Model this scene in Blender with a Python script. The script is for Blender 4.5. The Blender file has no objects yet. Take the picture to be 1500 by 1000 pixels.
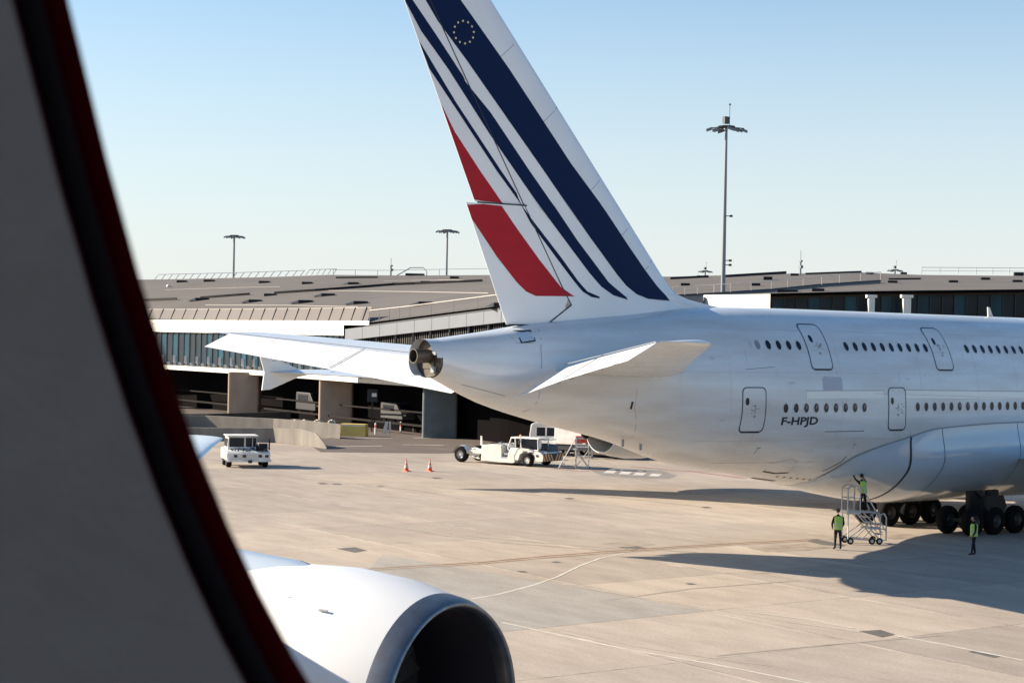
import bpy, bmesh, math, random
from mathutils import Vector, Matrix
from mathutils.geometry import tessellate_polygon
random.seed(7)
R = math.radians
scene = bpy.context.scene
COL = scene.collection

# ---------------------------------------------------------------- camera
CAM = Vector((-58.19, -58.09, 9.254))
YAW, PITCH, ROLL, FPX = R(51.745), R(-0.0786), R(1.183), 2604.0      # pixels of the 1500 px wide photo
_d = Vector((math.cos(PITCH)*math.cos(YAW), math.cos(PITCH)*math.sin(YAW), math.sin(PITCH)))
_r = Vector((math.sin(YAW), -math.cos(YAW), 0)); _u = _r.cross(_d)
RT = _r*math.cos(ROLL) + _u*math.sin(ROLL)
UP = -_r*math.sin(ROLL) + _u*math.cos(ROLL)
def ray(x, y): return _d + RT*((x-750)/FPX) - UP*((y-500)/FPX)
def at(x, y, D): return CAM + ray(x, y)*D
def gnd(x, y, z=0.0):
    v = ray(x, y); return CAM + v*((z-CAM.z)/v.z)
def onY(x, y, Y=0.0):
    v = ray(x, y); return CAM + v*((Y-CAM.y)/v.y)
cd = bpy.data.cameras.new('camera'); cam = bpy.data.objects.new('camera', cd); COL.objects.link(cam)
cam.matrix_world = Matrix(((RT.x, UP.x, -_d.x, CAM.x), (RT.y, UP.y, -_d.y, CAM.y), (RT.z, UP.z, -_d.z, CAM.z), (0, 0, 0, 1)))
cd.sensor_width = 36; cd.lens = 36*FPX/1500; cd.clip_start = 0.01; cd.clip_end = 6000
cd.dof.use_dof = True; cd.dof.focus_distance = 88; cd.dof.aperture_fstop = 64
scene.camera = cam

# ---------------------------------------------------------------- light
EL, AZ = R(23.9), R(127.4)
sun = bpy.data.lights.new('sun', 'SUN'); so = bpy.data.objects.new('sun', sun); COL.objects.link(so)
sun.energy = 5.0; sun.angle = R(0.5); sun.color = (1.0, 0.87, 0.70)
sdir = Vector((math.cos(EL)*math.cos(AZ), math.cos(EL)*math.sin(AZ), math.sin(EL)))
so.rotation_euler = sdir.to_track_quat('Z', 'Y').to_euler()
w = bpy.data.worlds.new("World"); scene.world = w; w.use_nodes = True
nt = w.node_tree; bg = nt.nodes['Background']
sky = nt.nodes.new('ShaderNodeTexSky'); sky.sky_type = 'NISHITA'; sky.sun_disc = False
sky.sun_elevation = EL; sky.sun_rotation = math.pi/2 - AZ
sky.air_density = 1.0; sky.dust_density = 0.45; sky.ozone_density = 1.6; sky.altitude = 0
tint = nt.nodes.new('ShaderNodeMix'); tint.data_type = 'RGBA'; tint.blend_type = 'MULTIPLY'; tint.inputs[0].default_value = 1
tint.inputs[7].default_value = (.79, .915, .97, 1); hs = nt.nodes.new('ShaderNodeHueSaturation'); hs.inputs['Saturation'].default_value = 1.12
nt.links.new(sky.outputs[0], hs.inputs['Color']); nt.links.new(hs.outputs[0], tint.inputs[6]); 
tcs = nt.nodes.new('ShaderNodeTexCoord'); sx = nt.nodes.new('ShaderNodeSeparateXYZ'); nt.links.new(tcs.outputs['Generated'], sx.inputs[0])
mrs = nt.nodes.new('ShaderNodeMapRange'); mrs.inputs[1].default_value = 0; mrs.inputs[2].default_value = .24; mrs.inputs[3].default_value = .92; mrs.inputs[4].default_value = 0; nt.links.new(sx.outputs[2], mrs.inputs[0])
hz = nt.nodes.new('ShaderNodeMix'); hz.data_type = 'RGBA'; nt.links.new(mrs.outputs[0], hz.inputs[0]); nt.links.new(tint.outputs[2], hz.inputs[6]); hz.inputs[7].default_value = (4.7, 4.75, 4.85, 1)
nt.links.new(hz.outputs[2], bg.inputs[0]); bg.inputs[1].default_value = 0.08
scene.view_settings.view_transform = 'Standard'; scene.view_settings.look = 'None'
scene.view_settings.exposure = 1.19; scene.view_settings.gamma = 1
scene.cycles.max_bounces = 8; scene.cycles.diffuse_bounces = 4; scene.cycles.glossy_bounces = 3
scene.cycles.use_denoising = True

# ---------------------------------------------------------------- materials
def mat(name, col, rough=0.6, metal=0.0, spec=0.5, coat=0.0, var=0.0, scale=3.0, col2=None, stretch=None, bump=0.0, emis=None, detail=6):
    m = bpy.data.materials.new(name); m.use_nodes = True
    n = m.node_tree.nodes; l = m.node_tree.links; b = n['Principled BSDF']
    b.inputs['Roughness'].default_value = rough; b.inputs['Metallic'].default_value = metal
    b.inputs['Specular IOR Level'].default_value = spec
    b.inputs['Coat Weight'].default_value = coat; b.inputs['Coat Roughness'].default_value = 0.08
    b.inputs['Base Color'].default_value = (*col, 1)
    if emis:
        b.inputs['Emission Color'].default_value = (*emis[0], 1); b.inputs['Emission Strength'].default_value = emis[1]
    if var or bump:
        tc = n.new('ShaderNodeTexCoord'); mp = n.new('ShaderNodeMapping'); l.new(tc.outputs['Object'], mp.inputs[0])
        if stretch: mp.inputs['Scale'].default_value = stretch
        nz = n.new('ShaderNodeTexNoise'); nz.inputs['Scale'].default_value = scale; nz.inputs['Detail'].default_value = detail
        l.new(mp.outputs[0], nz.inputs['Vector'])
        if var:
            rp = n.new('ShaderNodeValToRGB'); rp.color_ramp.elements[0].position = .3; rp.color_ramp.elements[1].position = .7
            c2 = col2 or tuple(max(0, c*(1-var)) for c in col)
            rp.color_ramp.elements[0].color = (*c2, 1); rp.color_ramp.elements[1].color = (*col, 1)
            l.new(nz.outputs[0], rp.inputs[0]); l.new(rp.outputs[0], b.inputs['Base Color'])
            mr = n.new('ShaderNodeMapRange'); mr.inputs[3].default_value = min(1, rough+.12); mr.inputs[4].default_value = max(0, rough-.04)
            l.new(nz.outputs[0], mr.inputs[0]); l.new(mr.outputs[0], b.inputs['Roughness'])
        if bump:
            bp = n.new('ShaderNodeBump'); bp.inputs['Strength'].default_value = bump; bp.inputs['Distance'].default_value = .05
            l.new(nz.outputs[0], bp.inputs['Height']); l.new(bp.outputs[0], b.inputs['Normal'])
    return m
M = {}
M['paint'] = mat('aircraft_white', (.66, .70, .725), .24, coat=.4, var=.09, scale=.8, stretch=(.35, 1, 2.6), col2=(.56, .56, .55))
M['fair'] = mat('fairing_sky_tinted', (.45, .56, .66), .16, coat=.8, var=.1, scale=.8, stretch=(.4, 1, 2), col2=(.44, .49, .54))  # white paint with the blue of reflected sky mixed into its base colour
M['fin'] = mat('fin_white', (.78, .78, .78), .3, coat=.2, var=.05, scale=.6)
M['navy'] = mat('navy_paint', (.001, .012, .055), .55, spec=.12)
M['red'] = mat('red_paint', (.40, .008, .018), .5, spec=.25, var=.12, scale=.8, stretch=(1, 1, 3))
M['seam'] = mat('seam', (.02, .024, .032), .6)
M['thin'] = mat('faint_seam', (.24, .25, .27), .6)
M['ink'] = mat('ink', (.01, .01, .018), .5)
M['glass'] = mat('window_glass', (.008, .010, .018), .25, spec=.3)
M['metal'] = mat('brushed_metal', (.42, .41, .40), .35, metal=.9, var=.25, scale=2)
M['lip'] = mat('lip_metal', (.25, .255, .27), .34, metal=.9, var=.35, scale=4)
M['hot'] = mat('titanium', (.12, .105, .09), .45, metal=.7, var=.4, scale=3)
M['dark'] = mat('dark_void', (.006, .005, .006), .8)
M['tyre'] = mat('tyre_rubber', (.009, .008, .009), .9, spec=.12)
M['strut'] = mat('gear_grey', (.06, .058, .058), .4, metal=.3, var=.3, scale=4)
M['white'] = mat('gse_white', (.75, .74, .70), .45, var=.14, scale=1.6, col2=(.58, .55, .5))
M['greymetal'] = mat('grey_metal', (.32, .34, .37), .5, metal=.3, var=.25, scale=3)
M['galv'] = mat('galvanised', (.55, .54, .52), .45, metal=.4, var=.2, scale=4)
M['orange'] = mat('cone_orange', (.75, .10, .03), .5)
M['stripewhite'] = mat('reflective_white', (.8, .8, .8), .4)
M['amber'] = mat('amber', (.75, .38, .16), .5)
M['blue'] = mat('blue_grey_hood', (.06, .085, .12), .6, var=.4, scale=3)
M['hivis'] = mat('hi_vis', (.48, .74, .14), .7, var=.25, scale=7)
M['cloth'] = mat('dark_cloth', (.012, .012, .02), .9, var=.3, scale=8)
M['cloth2'] = mat('dark_trousers', (.02, .012, .016), .9, var=.3, scale=8)
M['skin'] = mat('skin', (.42, .24, .16), .55)
M['grey'] = mat('grey_hood', (.06, .06, .065), .9)
M['wallc'] = mat('concrete_wall', (.24, .215, .185), .85, var=.35, scale=.8, stretch=(1, 1, .3), bump=.3)
M['pier'] = mat('pier_concrete', (.44, .32, .23), .85, var=.22, scale=1.0, stretch=(1, 1, .4), bump=.2)
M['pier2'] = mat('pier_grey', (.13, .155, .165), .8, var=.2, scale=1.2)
M['fascia'] = mat('fascia_white', (.80, .75, .66), .6, var=.08, scale=.5)
M['roof'] = mat('roof_membrane', (.13, .112, .097), .85, var=.22, scale=.12, bump=.1, detail=8)
M['panel'] = mat('roof_panel', (.15, .165, .19), .5, metal=.1, var=.12, scale=.6)
M['glaz'] = mat('facade_glass', (.010, .085, .13), .3, spec=.2, var=.7, scale=.35, col2=(.006, .015, .02), stretch=(1, 1, .25))
M['glazd'] = mat('facade_glass_dark', (.010, .028, .045), .3, spec=.2, var=.6, scale=.4, col2=(.008, .012, .014))
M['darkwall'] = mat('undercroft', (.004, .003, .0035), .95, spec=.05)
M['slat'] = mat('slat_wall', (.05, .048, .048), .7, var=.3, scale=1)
M['yellow'] = mat('yellow_block', (.78, .58, .16), .7, var=.2, scale=1.4)
M['vandark'] = mat('van_grey', (.014, .014, .015), .5)
M['bollard'] = mat('bollard_white', (.7, .66, .62), .6)
M['black'] = mat('roof_vent_dark', (.012, .01, .012), .8)
M['cabin'] = mat('cabin_panel', (.56, .60, .70), .75, var=.03, scale=60, bump=.12)
M['seal'] = mat('window_seal', (.15, .007, .016), .8, spec=.05)
M['groove'] = mat('window_groove', (.05, .004, .010), .8, spec=.05)
M['rimstrip'] = mat('window_rim_strip', (.13, .125, .18), .6, spec=.2)

# ---------------------------------------------------------------- mesh tools
class MB:
    def __init__(s): s.v = []; s.f = []; s.mi = []; s.cur = 0
    def vert(s, p): s.v.append(tuple(p)); return len(s.v)-1
    def face(s, idx): s.f.append(tuple(idx)); s.mi.append(s.cur)
    def poly(s, pts): s.face([s.vert(p) for p in pts])
    def slab(s, pts, n):                       # a flat outline given thickness along n
        n = Vector(n); a = [s.vert(p) for p in pts]; b = [s.vert(Vector(p)+n) for p in pts]; k = len(pts)
        s.face(a[::-1]); s.face(b)
        for i in range(k): s.face((a[i], a[(i+1) % k], b[(i+1) % k], b[i]))
    def box(s, x0, x1, y0, y1, z0, z1, taper=0, shift=(0, 0)):
        t = taper; sx, sy = shift
        p = [(x0, y0, z0), (x1, y0, z0), (x1, y1, z0), (x0, y1, z0), (x0+t+sx, y0+t+sy, z1), (x1-t+sx, y0+t+sy, z1), (x1-t+sx, y1-t+sy, z1), (x0+t+sx, y1-t+sy, z1)]
        i = [s.vert(q) for q in p]
        for f in ((3, 2, 1, 0), (4, 5, 6, 7), (0, 1, 5, 4), (1, 2, 6, 5), (2, 3, 7, 6), (3, 0, 4, 7)): s.face([i[k] for k in f])
    def prism(s, prof, y0, y1):                # profile in x,z extruded along y
        s.slab([(x, y0, z) for x, z in prof], (0, y1-y0, 0))
    def tube(s, p0, p1, r, n=8, r1=None, cap=True):
        p0 = Vector(p0); p1 = Vector(p1); d = (p1-p0)
        if d.length < 1e-6: return
        q = d.normalized().to_track_quat('Z', 'Y'); r1 = r if r1 is None else r1
        A = []; B = []
        for k in range(n):
            a = 2*math.pi*k/n; o = q @ Vector((math.cos(a), math.sin(a), 0))
            A.append(s.vert(p0+o*r)); B.append(s.vert(p1+o*r1))
        for k in range(n): s.face((A[k], A[(k+1) % n], B[(k+1) % n], B[k]))
        if cap: s.face(A[::-1]); s.face(B)
    def path(s, pts, r, n=6):
        for a, b in zip(pts, pts[1:]): s.tube(a, b, r, n)
    def loft(s, rings, closed=True, cap0=False, cap1=False, flip=False):
        I = [[s.vert(p) for p in r] for r in rings]
        for a, b in zip(I, I[1:]):
            k = len(a)
            for j in range(k if closed else k-1):
                q = (a[j], a[(j+1) % k], b[(j+1) % k], b[j])
                s.face(q[::-1] if flip else q)
        if cap0: s.face(I[0] if flip else I[0][::-1])
        if cap1: s.face(I[-1][::-1] if flip else I[-1])
    def lathe(s, prof, o, axis, n=32, cap=False):   # profile (t along axis, radius)
        o = Vector(o); axis = Vector(axis).normalized(); q = axis.to_track_quat('Z', 'Y')
        rings = []
        for t, r in prof:
            rings.append([o+axis*t+(q @ Vector((math.cos(2*math.pi*k/n), math.sin(2*math.pi*k/n), 0)))*r for k in range(n)])
        s.loft(rings, cap0=cap, cap1=cap)
    def build(s, name, m, parent=None, smooth=False, bevel=0, loc=None, rz=None, auto=None):
        me = bpy.data.meshes.new(name); me.from_pydata(s.v, [], s.f)
        ms = m if isinstance(m, (list, tuple)) else [m]
        for x in ms: me.materials.append(x)
        me.polygons.foreach_set('material_index', s.mi)
        bm = bmesh.new(); bm.from_mesh(me); bmesh.ops.recalc_face_normals(bm, faces=bm.faces)
        if bevel:
            es = [e for e in bm.edges if len(e.link_faces) == 2 and e.calc_face_angle(0) > .5]
            bmesh.ops.bevel(bm, geom=es, offset=bevel, segments=2, affect='EDGES', profile=.6, clamp_overlap=True)
        bm.to_mesh(me); bm.free()
        if smooth:
            me.polygons.foreach_set('use_smooth', [True]*len(me.polygons))
            if auto: me.set_sharp_from_angle(angle=R(auto))
        o = bpy.data.objects.new(name, me); COL.objects.link(o)
        if loc is not None: o.location = loc
        if rz is not None: o.rotation_euler = (0, 0, rz)
        if parent: o.parent = parent
        return o
def tag(o, label=None, cat=None, group=None, kind=None):
    if label: o['label'] = label
    if cat: o['category'] = cat
    if group: o['group'] = group
    if kind: o['kind'] = kind
    return o
def thing(name, label, cat, loc=(0, 0, 0), rz=0, group=None):
    o = bpy.data.objects.new(name, None); COL.objects.link(o); o.location = loc; o.rotation_euler = (0, 0, rz)
    o.empty_display_size = .3
    return tag(o, label, cat, group)
def copy_tree(o, parent=None):
    c = o.copy(); COL.objects.link(c); c.parent = parent
    for ch in list(o.children): copy_tree(ch, c)
    return c
def interp(ks, x, j):                       # smooth monotone interpolation of knots (x, a, b, ...) sorted by x
    if x <= ks[0][0]: return ks[0][j]
    if x >= ks[-1][0]: return ks[-1][j]
    for i in range(len(ks)-1):
        if x <= ks[i+1][0]:
            x0, x1 = ks[i][0], ks[i+1][0]; h = x1-x0; y0, y1 = ks[i][j], ks[i+1][j]; d = (y1-y0)/h
            def sl(a):
                if a <= 0 or a >= len(ks)-1: return d
                dl = (ks[a][j]-ks[a-1][j])/(ks[a][0]-ks[a-1][0]); dr = (ks[a+1][j]-ks[a][j])/(ks[a+1][0]-ks[a][0])
                return 0 if dl*dr <= 0 else 2*dl*dr/(dl+dr)
            m0, m1 = sl(i), sl(i+1); t = (x-x0)/h
            return (2*t**3-3*t*t+1)*y0+(t**3-2*t*t+t)*h*m0+(-2*t**3+3*t*t)*y1+(t**3-t*t)*h*m1
def lin(ks, x):
    if x <= ks[0][0]: return ks[0][1]
    for (a, b), (c, d) in zip(ks, ks[1:]):
        if x <= c: return b+(d-b)*(x-a)/(c-a)
    return ks[-1][1]
def drape(name, outlines, surf, m, parent, step=.35, off=.006):
    """outlines: list of (outer, holes...) loops in (a, b); surf(a, b, off) -> point. Flat outline cut fine, then laid on a curved surface."""
    bm = bmesh.new()
    for loops in outlines:
        flat = [[Vector((a, b, 0)) for a, b in lp] for lp in loops]
        tris = tessellate_polygon(flat); vs = [bm.verts.new(p) for lp in flat for p in lp]
        for t in tris:
            try: bm.faces.new([vs[i] for i in t])
            except ValueError: pass
    for ax in (0, 1):
        c = [v.co[ax] for v in bm.verts]
        if not c: return None
        a = math.floor(min(c)/step)*step+step
        while a < max(c):
            n = [0, 0, 0]; n[ax] = 1; o = [0, 0, 0]; o[ax] = a
            bmesh.ops.bisect_plane(bm, geom=bm.verts[:]+bm.edges[:]+bm.faces[:], plane_co=o, plane_no=n, dist=1e-5)
            a += step
    for v in bm.verts: v.co = surf(v.co.x, v.co.y, off)
    me = bpy.data.meshes.new(name); bm.to_mesh(me); bm.free(); me.materials.append(m)
    me.polygons.foreach_set('use_smooth', [True]*len(me.polygons))
    o = bpy.data.objects.new(name, me); COL.objects.link(o)
    if parent: o.parent = parent
    return o
def rrect(x0, x1, z0, z1, r, skew=0, n=5):
    o = []
    for cx, cz, a0 in ((x1-r, z1-r, 0), (x0+r, z1-r, 90), (x0+r, z0+r, 180), (x1-r, z0+r, 270)):
        for k in range(n+1):
            a = R(a0+90*k/n); o.append((cx+r*math.cos(a), cz+r*math.sin(a)))
    return [(x+skew*(z-z0), z) for x, z in o]
def ell(cx, cz, a, b, n=20): return [(cx+a*math.cos(2*math.pi*k/n), cz+b*math.sin(2*math.pi*k/n)) for k in range(n)]
# ================================================================ airliner
FK = [(-16.4, 9.2, 7.62, .86), (-14, 9.52, 6.59, 1.27), (-11, 9.98, 5.79, 1.78), (-7, 10.42, 4.92, 2.42), (-3, 10.78, 3.76, 2.97), (1, 10.93, 3.17, 3.35), (5, 10.95, 2.51, 3.5),
      (9, 10.95, 2.25, 3.57), (14, 10.95, 2.2, 3.57), (38, 10.95, 2.2, 3.57), (42, 10.9, 2.2, 3.5), (46, 10.2, 2.3, 3.2), (50, 8.3, 2.5, 2.4), (52, 6.4, 3.1, 1.4), (53, 4.7, 4.4, .1)]
def fsec(X): return [interp(FK, X, j) for j in (1, 2, 3)]
EU, EL_ = 2.35, 2.05
def fpt(X, a, off=0.0):
    zt, zb, hw = fsec(X); zm = zb+(zt-zb)*.42; c, s = math.cos(a), math.sin(a); e = 2/(EU if s > 0 else EL_)
    h = (zt-zm) if s > 0 else (zm-zb)
    y = hw*math.copysign(abs(c)**e, c); z = zm+h*math.copysign(abs(s)**e, s)
    if off:
        n = Vector((0, c*h, s*hw)).normalized(); y += n.y*off; z += n.z*off
    return Vector((X, y, z))
def fside(X, z, off):                       # starboard side of the fuselage at height z
    zt, zb, hw = fsec(X); zm = zb+(zt-zb)*.42; up = z > zm
    h = (zt-zm) if up else (zm-zb); q = EU if up else EL_; t = min(.999, abs(z-zm)/h)
    y = hw*(1-t**q)**(1/q)
    g = hw*(1-t**q)**(1/q-1)*t**(q-1)/h
    n = Vector((0, -1, g*(1 if up else -1))).normalized()
    return Vector((X, -y, z))+n*off
NR = 72
def fuselage_mb(x0, x1, skip=None, step=.8):
    mb = MB(); n = int((x1-x0)/step); Xs = [x0+(x1-x0)*i/n for i in range(n+1)]
    if x1 > 52: Xs += [52.3, 52.6, 52.85, 53.0]; Xs = sorted(set(Xs))
    I = [[mb.vert(fpt(X, 2*math.pi*(k+.5)/NR)) for k in range(NR)] for X in Xs]
    for i in range(len(Xs)-1):
        for k in range(NR):
            q = (I[i][k], I[i][(k+1) % NR], I[i+1][(k+1) % NR], I[i+1][k])
            c = sum((Vector(mb.v[j]) for j in q), Vector())/4
            if skip and skip(c): continue
            mb.face(q)
    return mb
# --- belly fairing laid over the fuselage
FZ = [(4.1, 2.85), (5.75, 4.15), (8.8, 4.96), (11.2, 5.39), (17.7, 5.6), (32, 5.6), (37, 4.6), (40, 2.9)]
def fairing_mb():
    mb = MB(); N = 40; rings = []
    X = 4.1
    while X <= 40.01:
        zt, zb, hw = fsec(X); zm = zb+(zt-zb)*.42; zc = max(zb+.05, interp(FZ, X, 1))
        A = .72*min(1, max(0, (X-4.1)/6.5))*min(1, max(0, (40-X)/4))
        def ang(z, sgn):
            if z >= zm: return math.asin(min(1, ((z-zm)/(zt-zm))**(EU/2)))
            return -math.asin(min(1, ((zm-z)/(zm-zb))**(EL_/2)))
        a1 = ang(zc, 1); ring = []
        for k in range(N+1):
            t = k/N*2-1                      # -1 starboard edge .. 1 port edge
            a = -math.pi/2 + t*(a1+math.pi/2)
            e = max(0, min(1, (1-abs(t))*3.2)); e = e*e*(3-2*e)
            ring.append(fpt(X, a, .03*min(1, (X-4.09)*2)+A*e*.95))
        rings.append(ring[::-1]); X += .45
    mb.loft(rings, closed=False); return mb
def fairing_ring(X, wdt, off=.012):
    out = []
    for XX in (X-wdt/2, X+wdt/2):
        zt, zb, hw = fsec(XX); zm = zb+(zt-zb)*.42; zc = interp(FZ, XX, 1)
        A = .72*min(1, (XX-4.1)/6.5)
        a1 = math.asin(((zc-zm)/(zt-zm))**(EU/2)) if zc >= zm else -math.asin(((zm-zc)/(zm-zb))**(EL_/2)); r = []
        for k in range(41):
            t = k/40-1; a = -math.pi/2+t*(a1+math.pi/2)
            e = max(0, min(1, (1-abs(t))*3.2)); e = e*e*(3-2*e)
            p = fpt(XX, a, .03+A*e*.95+off); p.y = -abs(p.y); r.append(p)
        out.append(r)
    return out
# --- aerofoil surfaces
def foil(n=14):
    up = []
    for i in range(n+1):
        u = (1-math.cos(math.pi*i/n))/2
        t = 5*(.2969*math.sqrt(u)-.126*u-.3516*u*u+.2843*u**3-.1036*u**4)
        up.append((u, t))
    return up
def wing_mb(st, sgn, droop=0.0, u0=0, u1=1):
    """st: (Y, LE X, TE X, z, t/c); a full closed foil per station."""
    mb = MB(); F = foil(); rings = []
    for Y, le, te, z, tc in st:
        c = le-te; z += droop*max(0, (Y-3)/37)**1.3
        r = [Vector((le-u*c, sgn*Y, z+t*tc*c*1.15)) for u, t in F] + [Vector((le-u*c, sgn*Y, z-t*tc*c*.85)) for u, t in F[-2:0:-1]]
        rings.append(r)
    mb.loft(rings, cap0=True, cap1=True); return mb
WST = [(2.2, 36.5, 17.6, 3.7, .13), (3.6, 35.5, 17.3, 3.75, .13), (9, 31.0, 15.6, 4.3, .12), (14.9, 26.2, 13.2, 5.0, .11), (20, 21.6, 10.6, 5.8, .10), (25.7, 16.0, 7.8, 6.25, .10), (32, 10.6, 4.4, 6.62, .10), (38, 5.3, .8, 6.82, .09), (39.6, 3.2, -.7, 6.85, .08)]
M['duct'] = mat('intake_liner', (.035, .024, .028), .7)
def engine(parent, X, Y, Z, big=False, own=False, sc=1.0):
    """X of the intake lip; nacelle open at both ends."""
    n = 72 if own else 40
    K = lambda prof: [(t, r*sc) for t, r in prof]
    cowl = MB(); cowl.lathe(K([(-.42, 1.70), (-1.1, 1.84), (-2.2, 1.93), (-3.4, 1.9), (-4.6, 1.72), (-5.4, 1.52), (-5.4, 1.47), (-4.4, 1.55), (-3.6, 1.5)]), (X, Y, Z), (1, 0, 0), n)
    e = cowl.build('engine_nacelle', M['paint'] if not own else M['cowl'], parent, True, auto=40)
    lip = MB(); lip.lathe(K([(-.42, 1.702), (-.2, 1.67), (-.06, 1.62), (0, 1.585), (-.04, 1.54), (-.14, 1.505), (-.30, 1.48)]), (X, Y, Z), (1, 0, 0), n)
    lip.build('intake_lip', M['lip'], e, True)
    duct = MB(); duct.lathe(K([(-.30, 1.48), (-.7, 1.40), (-1.2, 1.38), (-1.9, 1.48), (-1.9, .05)]), (X, Y, Z), (1, 0, 0), n)
    duct.build('intake_duct', M['duct'], e, True, auto=40)
    fan = MB()
    for k in range(22):
        a = 2*math.pi*k/22; c, s = math.cos(a), math.sin(a); c2, s2 = math.cos(a+.2), math.sin(a+.2)
        fan.poly([(X-1.65, Y+.3*c, Z+.3*s), (X-1.65, Y+1.42*c, Z+1.42*s), (X-1.85, Y+1.42*c2, Z+1.42*s2), (X-1.85, Y+.3*c2, Z+.3*s2)])
    fan.build('fan', M['hot'], e)
    sp = MB(); sp.lathe([(-1.15, .01), (-1.3, .16), (-1.55, .3), (-1.8, .38)], (X, Y, Z), (1, 0, 0), 24); sp.build('spinner', M['greymetal'], e, True)
    core = MB(); core.lathe([(-3.6, 1.5), (-3.7, .95), (-5.4, .82), (-6.6, .62), (-6.6, .56), (-6.0, .5), (-6.2, .42), (-7.3, .06)], (X, Y, Z), (1, 0, 0), n)
    core.build('exhaust_core', M['hot'], e, True, auto=40)
    py = MB(); R_ = []
    for xx, zt, zb_, hw in ((X-1.6, Z+1.80, Z+1.5, .03), (X-2.2, Z+2.02, Z+1.3, .2), (X-3.3, Z+2.22, Z+1.3, .38), (X-4.6, Z+2.3, Z+1.2, .45), (X-6, Z+2.3, Z+.9, .42), (X-8.5, Z+2.1, Z+1.5, .25), (X-10, Z+2.0, Z+1.8, .05)):
        ring = []
        for k in range(16):
            a = 2*math.pi*k/16; zm = (zt+zb_)/2
            ring.append((xx, Y+hw*math.copysign(abs(math.cos(a))**.7, math.cos(a)), zm+(zt-zb_)/2*math.sin(a)))
        R_.append(ring)
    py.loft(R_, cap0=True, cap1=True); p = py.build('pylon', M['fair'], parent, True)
    return e
def fence(parent, sgn, droop=0.0, k=1.0):
    mb = MB(); z = 6.85+droop; pts = [(-1.35, z+1.05), (-.95, z+1.15), (1.6, z+.15), (3.1, z), (1.5, z-.3), (-.55, z-1.1), (-1.15, z-1.15), (-1.0, z)]
    a = [(x*k, sgn*(39.6-.02), z+(zz-z)*k) for x, zz in pts]
    mb.slab(a, (0, sgn*.09, 0)); return mb.build('wingtip_fence', M['paint'], parent)

jet = thing('airliner', 'big white double-deck airliner seen from behind with blue and red stripes on its tail', 'airliner')
body = fuselage_mb(-16.4, 53).build('fuselage', M['paint'], jet, True)
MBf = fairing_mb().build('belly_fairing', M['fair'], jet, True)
for X, wd in ((9.15, .13), (11.4, .035), (17.3, .03)):
    m_ = MB(); m_.loft(fairing_ring(X, wd), closed=False); m_.build('fairing_gap', M['seam'], MBf, True)
em = MB(); eA = []; eB = []
for q in range(76):
    X = 4.35+q*.18; zc = interp(FZ, X, 1); p = fside(X, zc+.02, .036); p2 = fside(X, zc-.035, .05); eA.append(p); eB.append(p2)
em.loft([eA, eB], closed=False); em.build('fairing_edge', M['thin'], MBf, True)
# seam along the fairing
for pts in ([(9.3, 3.9), (17, 3.9)], [(11.5, 2.9), (14, 2.45), (18, 2.3)], [(17.4, 4.3), (17.9, 4.1)], [(15.6, 5.0), (19, 5.25)]):
    pass
# --- tail cone
tail = MB(); Rg = []
for X, k in ((-16.38, .97), (-16.62, .965)):
    Rg.append([Vector((X, p.y*k, 8.42+(p.z-8.41)*k)) for p in (fpt(-16.4, 2*math.pi*i/32) for i in range(32))])
tail.loft(Rg, cap1=True); tc_ = tail.build('tail_cone', M['hot'], jet, True, auto=40)
ex = MB(); ex.lathe([(-.6, .27), (.3, .29), (.36, .30), (.36, .26), (.25, .24), (-.4, .24), (-.4, .02)], (-17.1, -.1, 8.5), (-1, 0, 0), 28); ex.slab([(-16.66, -.45, 8.0), (-16.66, .35, 8.0), (-16.66, .35, 8.95), (-16.66, -.35, 8.95)], (.03, 0, 0))
ex.build('exhaust_pipe', M['hot'], tc_, True, auto=40)
s_ = MB()
for k, (dz, yy) in enumerate(((-.55, -.62), (.15, -.72))):
    s_ = MB(); s_.box(-16.75, -16.6, yy+.1, yy+.3, 8.4+dz, 8.42+dz+.22); s_.build('access_flap', M['greymetal'], tc_)
# jagged white collar edge
cl = MB()
for a0, a1, ext in ((75, 158, .62), (158, 172, .42), (172, 262, .12), (262, 300, .35), (300, 435, .62)):
    ns = 8; r0 = [fpt(-16.4, R(a0+(a1-a0)*i/ns)) for i in range(ns+1)]
    cl.loft([r0, [Vector((p.x-ext, p.y*.985, 8.41+(p.z-8.41)*.985)) for p in r0]], closed=False)
cl.build('tail_collar', M['paint'], tc_, True)
# --- fin and rudders
LEk = [(9.2, 2.2), (10.7, 1.2), (10.98, -1.0), (11.2, -2.35), (11.43, -3.1), (11.8, -3.65), (12.4, -4.2), (13.2, -4.92), (24.05, -14.72)]
TEl = lambda z: -12.70+(z-9.83)*(-2.21/4.9)
TEu = lambda z: -14.53+(z-14.92)*(-3.65/7.66)
HG = [(652, 46), (682, 113), (727, 215), (763, 300), (790, 357), (829, 440)]
hp = [onY(x, y, -.2) for x, y in HG]
hx0, hz0, hx1, hz1 = hp[0].x, hp[0].z, hp[-1].x, hp[-1].z
foot = onY(797, 472, -.2)
HX = lambda z: hx0+(z-hz0)*(hx1-hx0)/(hz1-hz0)
def finchord(z):
    te = TEl(z) if z < 14.83 else TEu(z)
    lead = lin([(a, b) for a, b in LEk], z)
    return lead, te
def finY(X, z):
    le, te = finchord(z); le2 = min(le, -14.72+(24.05-z)*.9035); c = le2-te
    u = (le2-X)/c
    if u <= 0: return .03+.0*X
    u = min(1, u); t = 5*(.2969*math.sqrt(u)-.126*u-.3516*u*u+.2843*u**3-.1036*u**4)
    return .10*c*max(0, t)*(1.0 if z > 11.6 else 1+.25*(11.6-z))+.012
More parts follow.
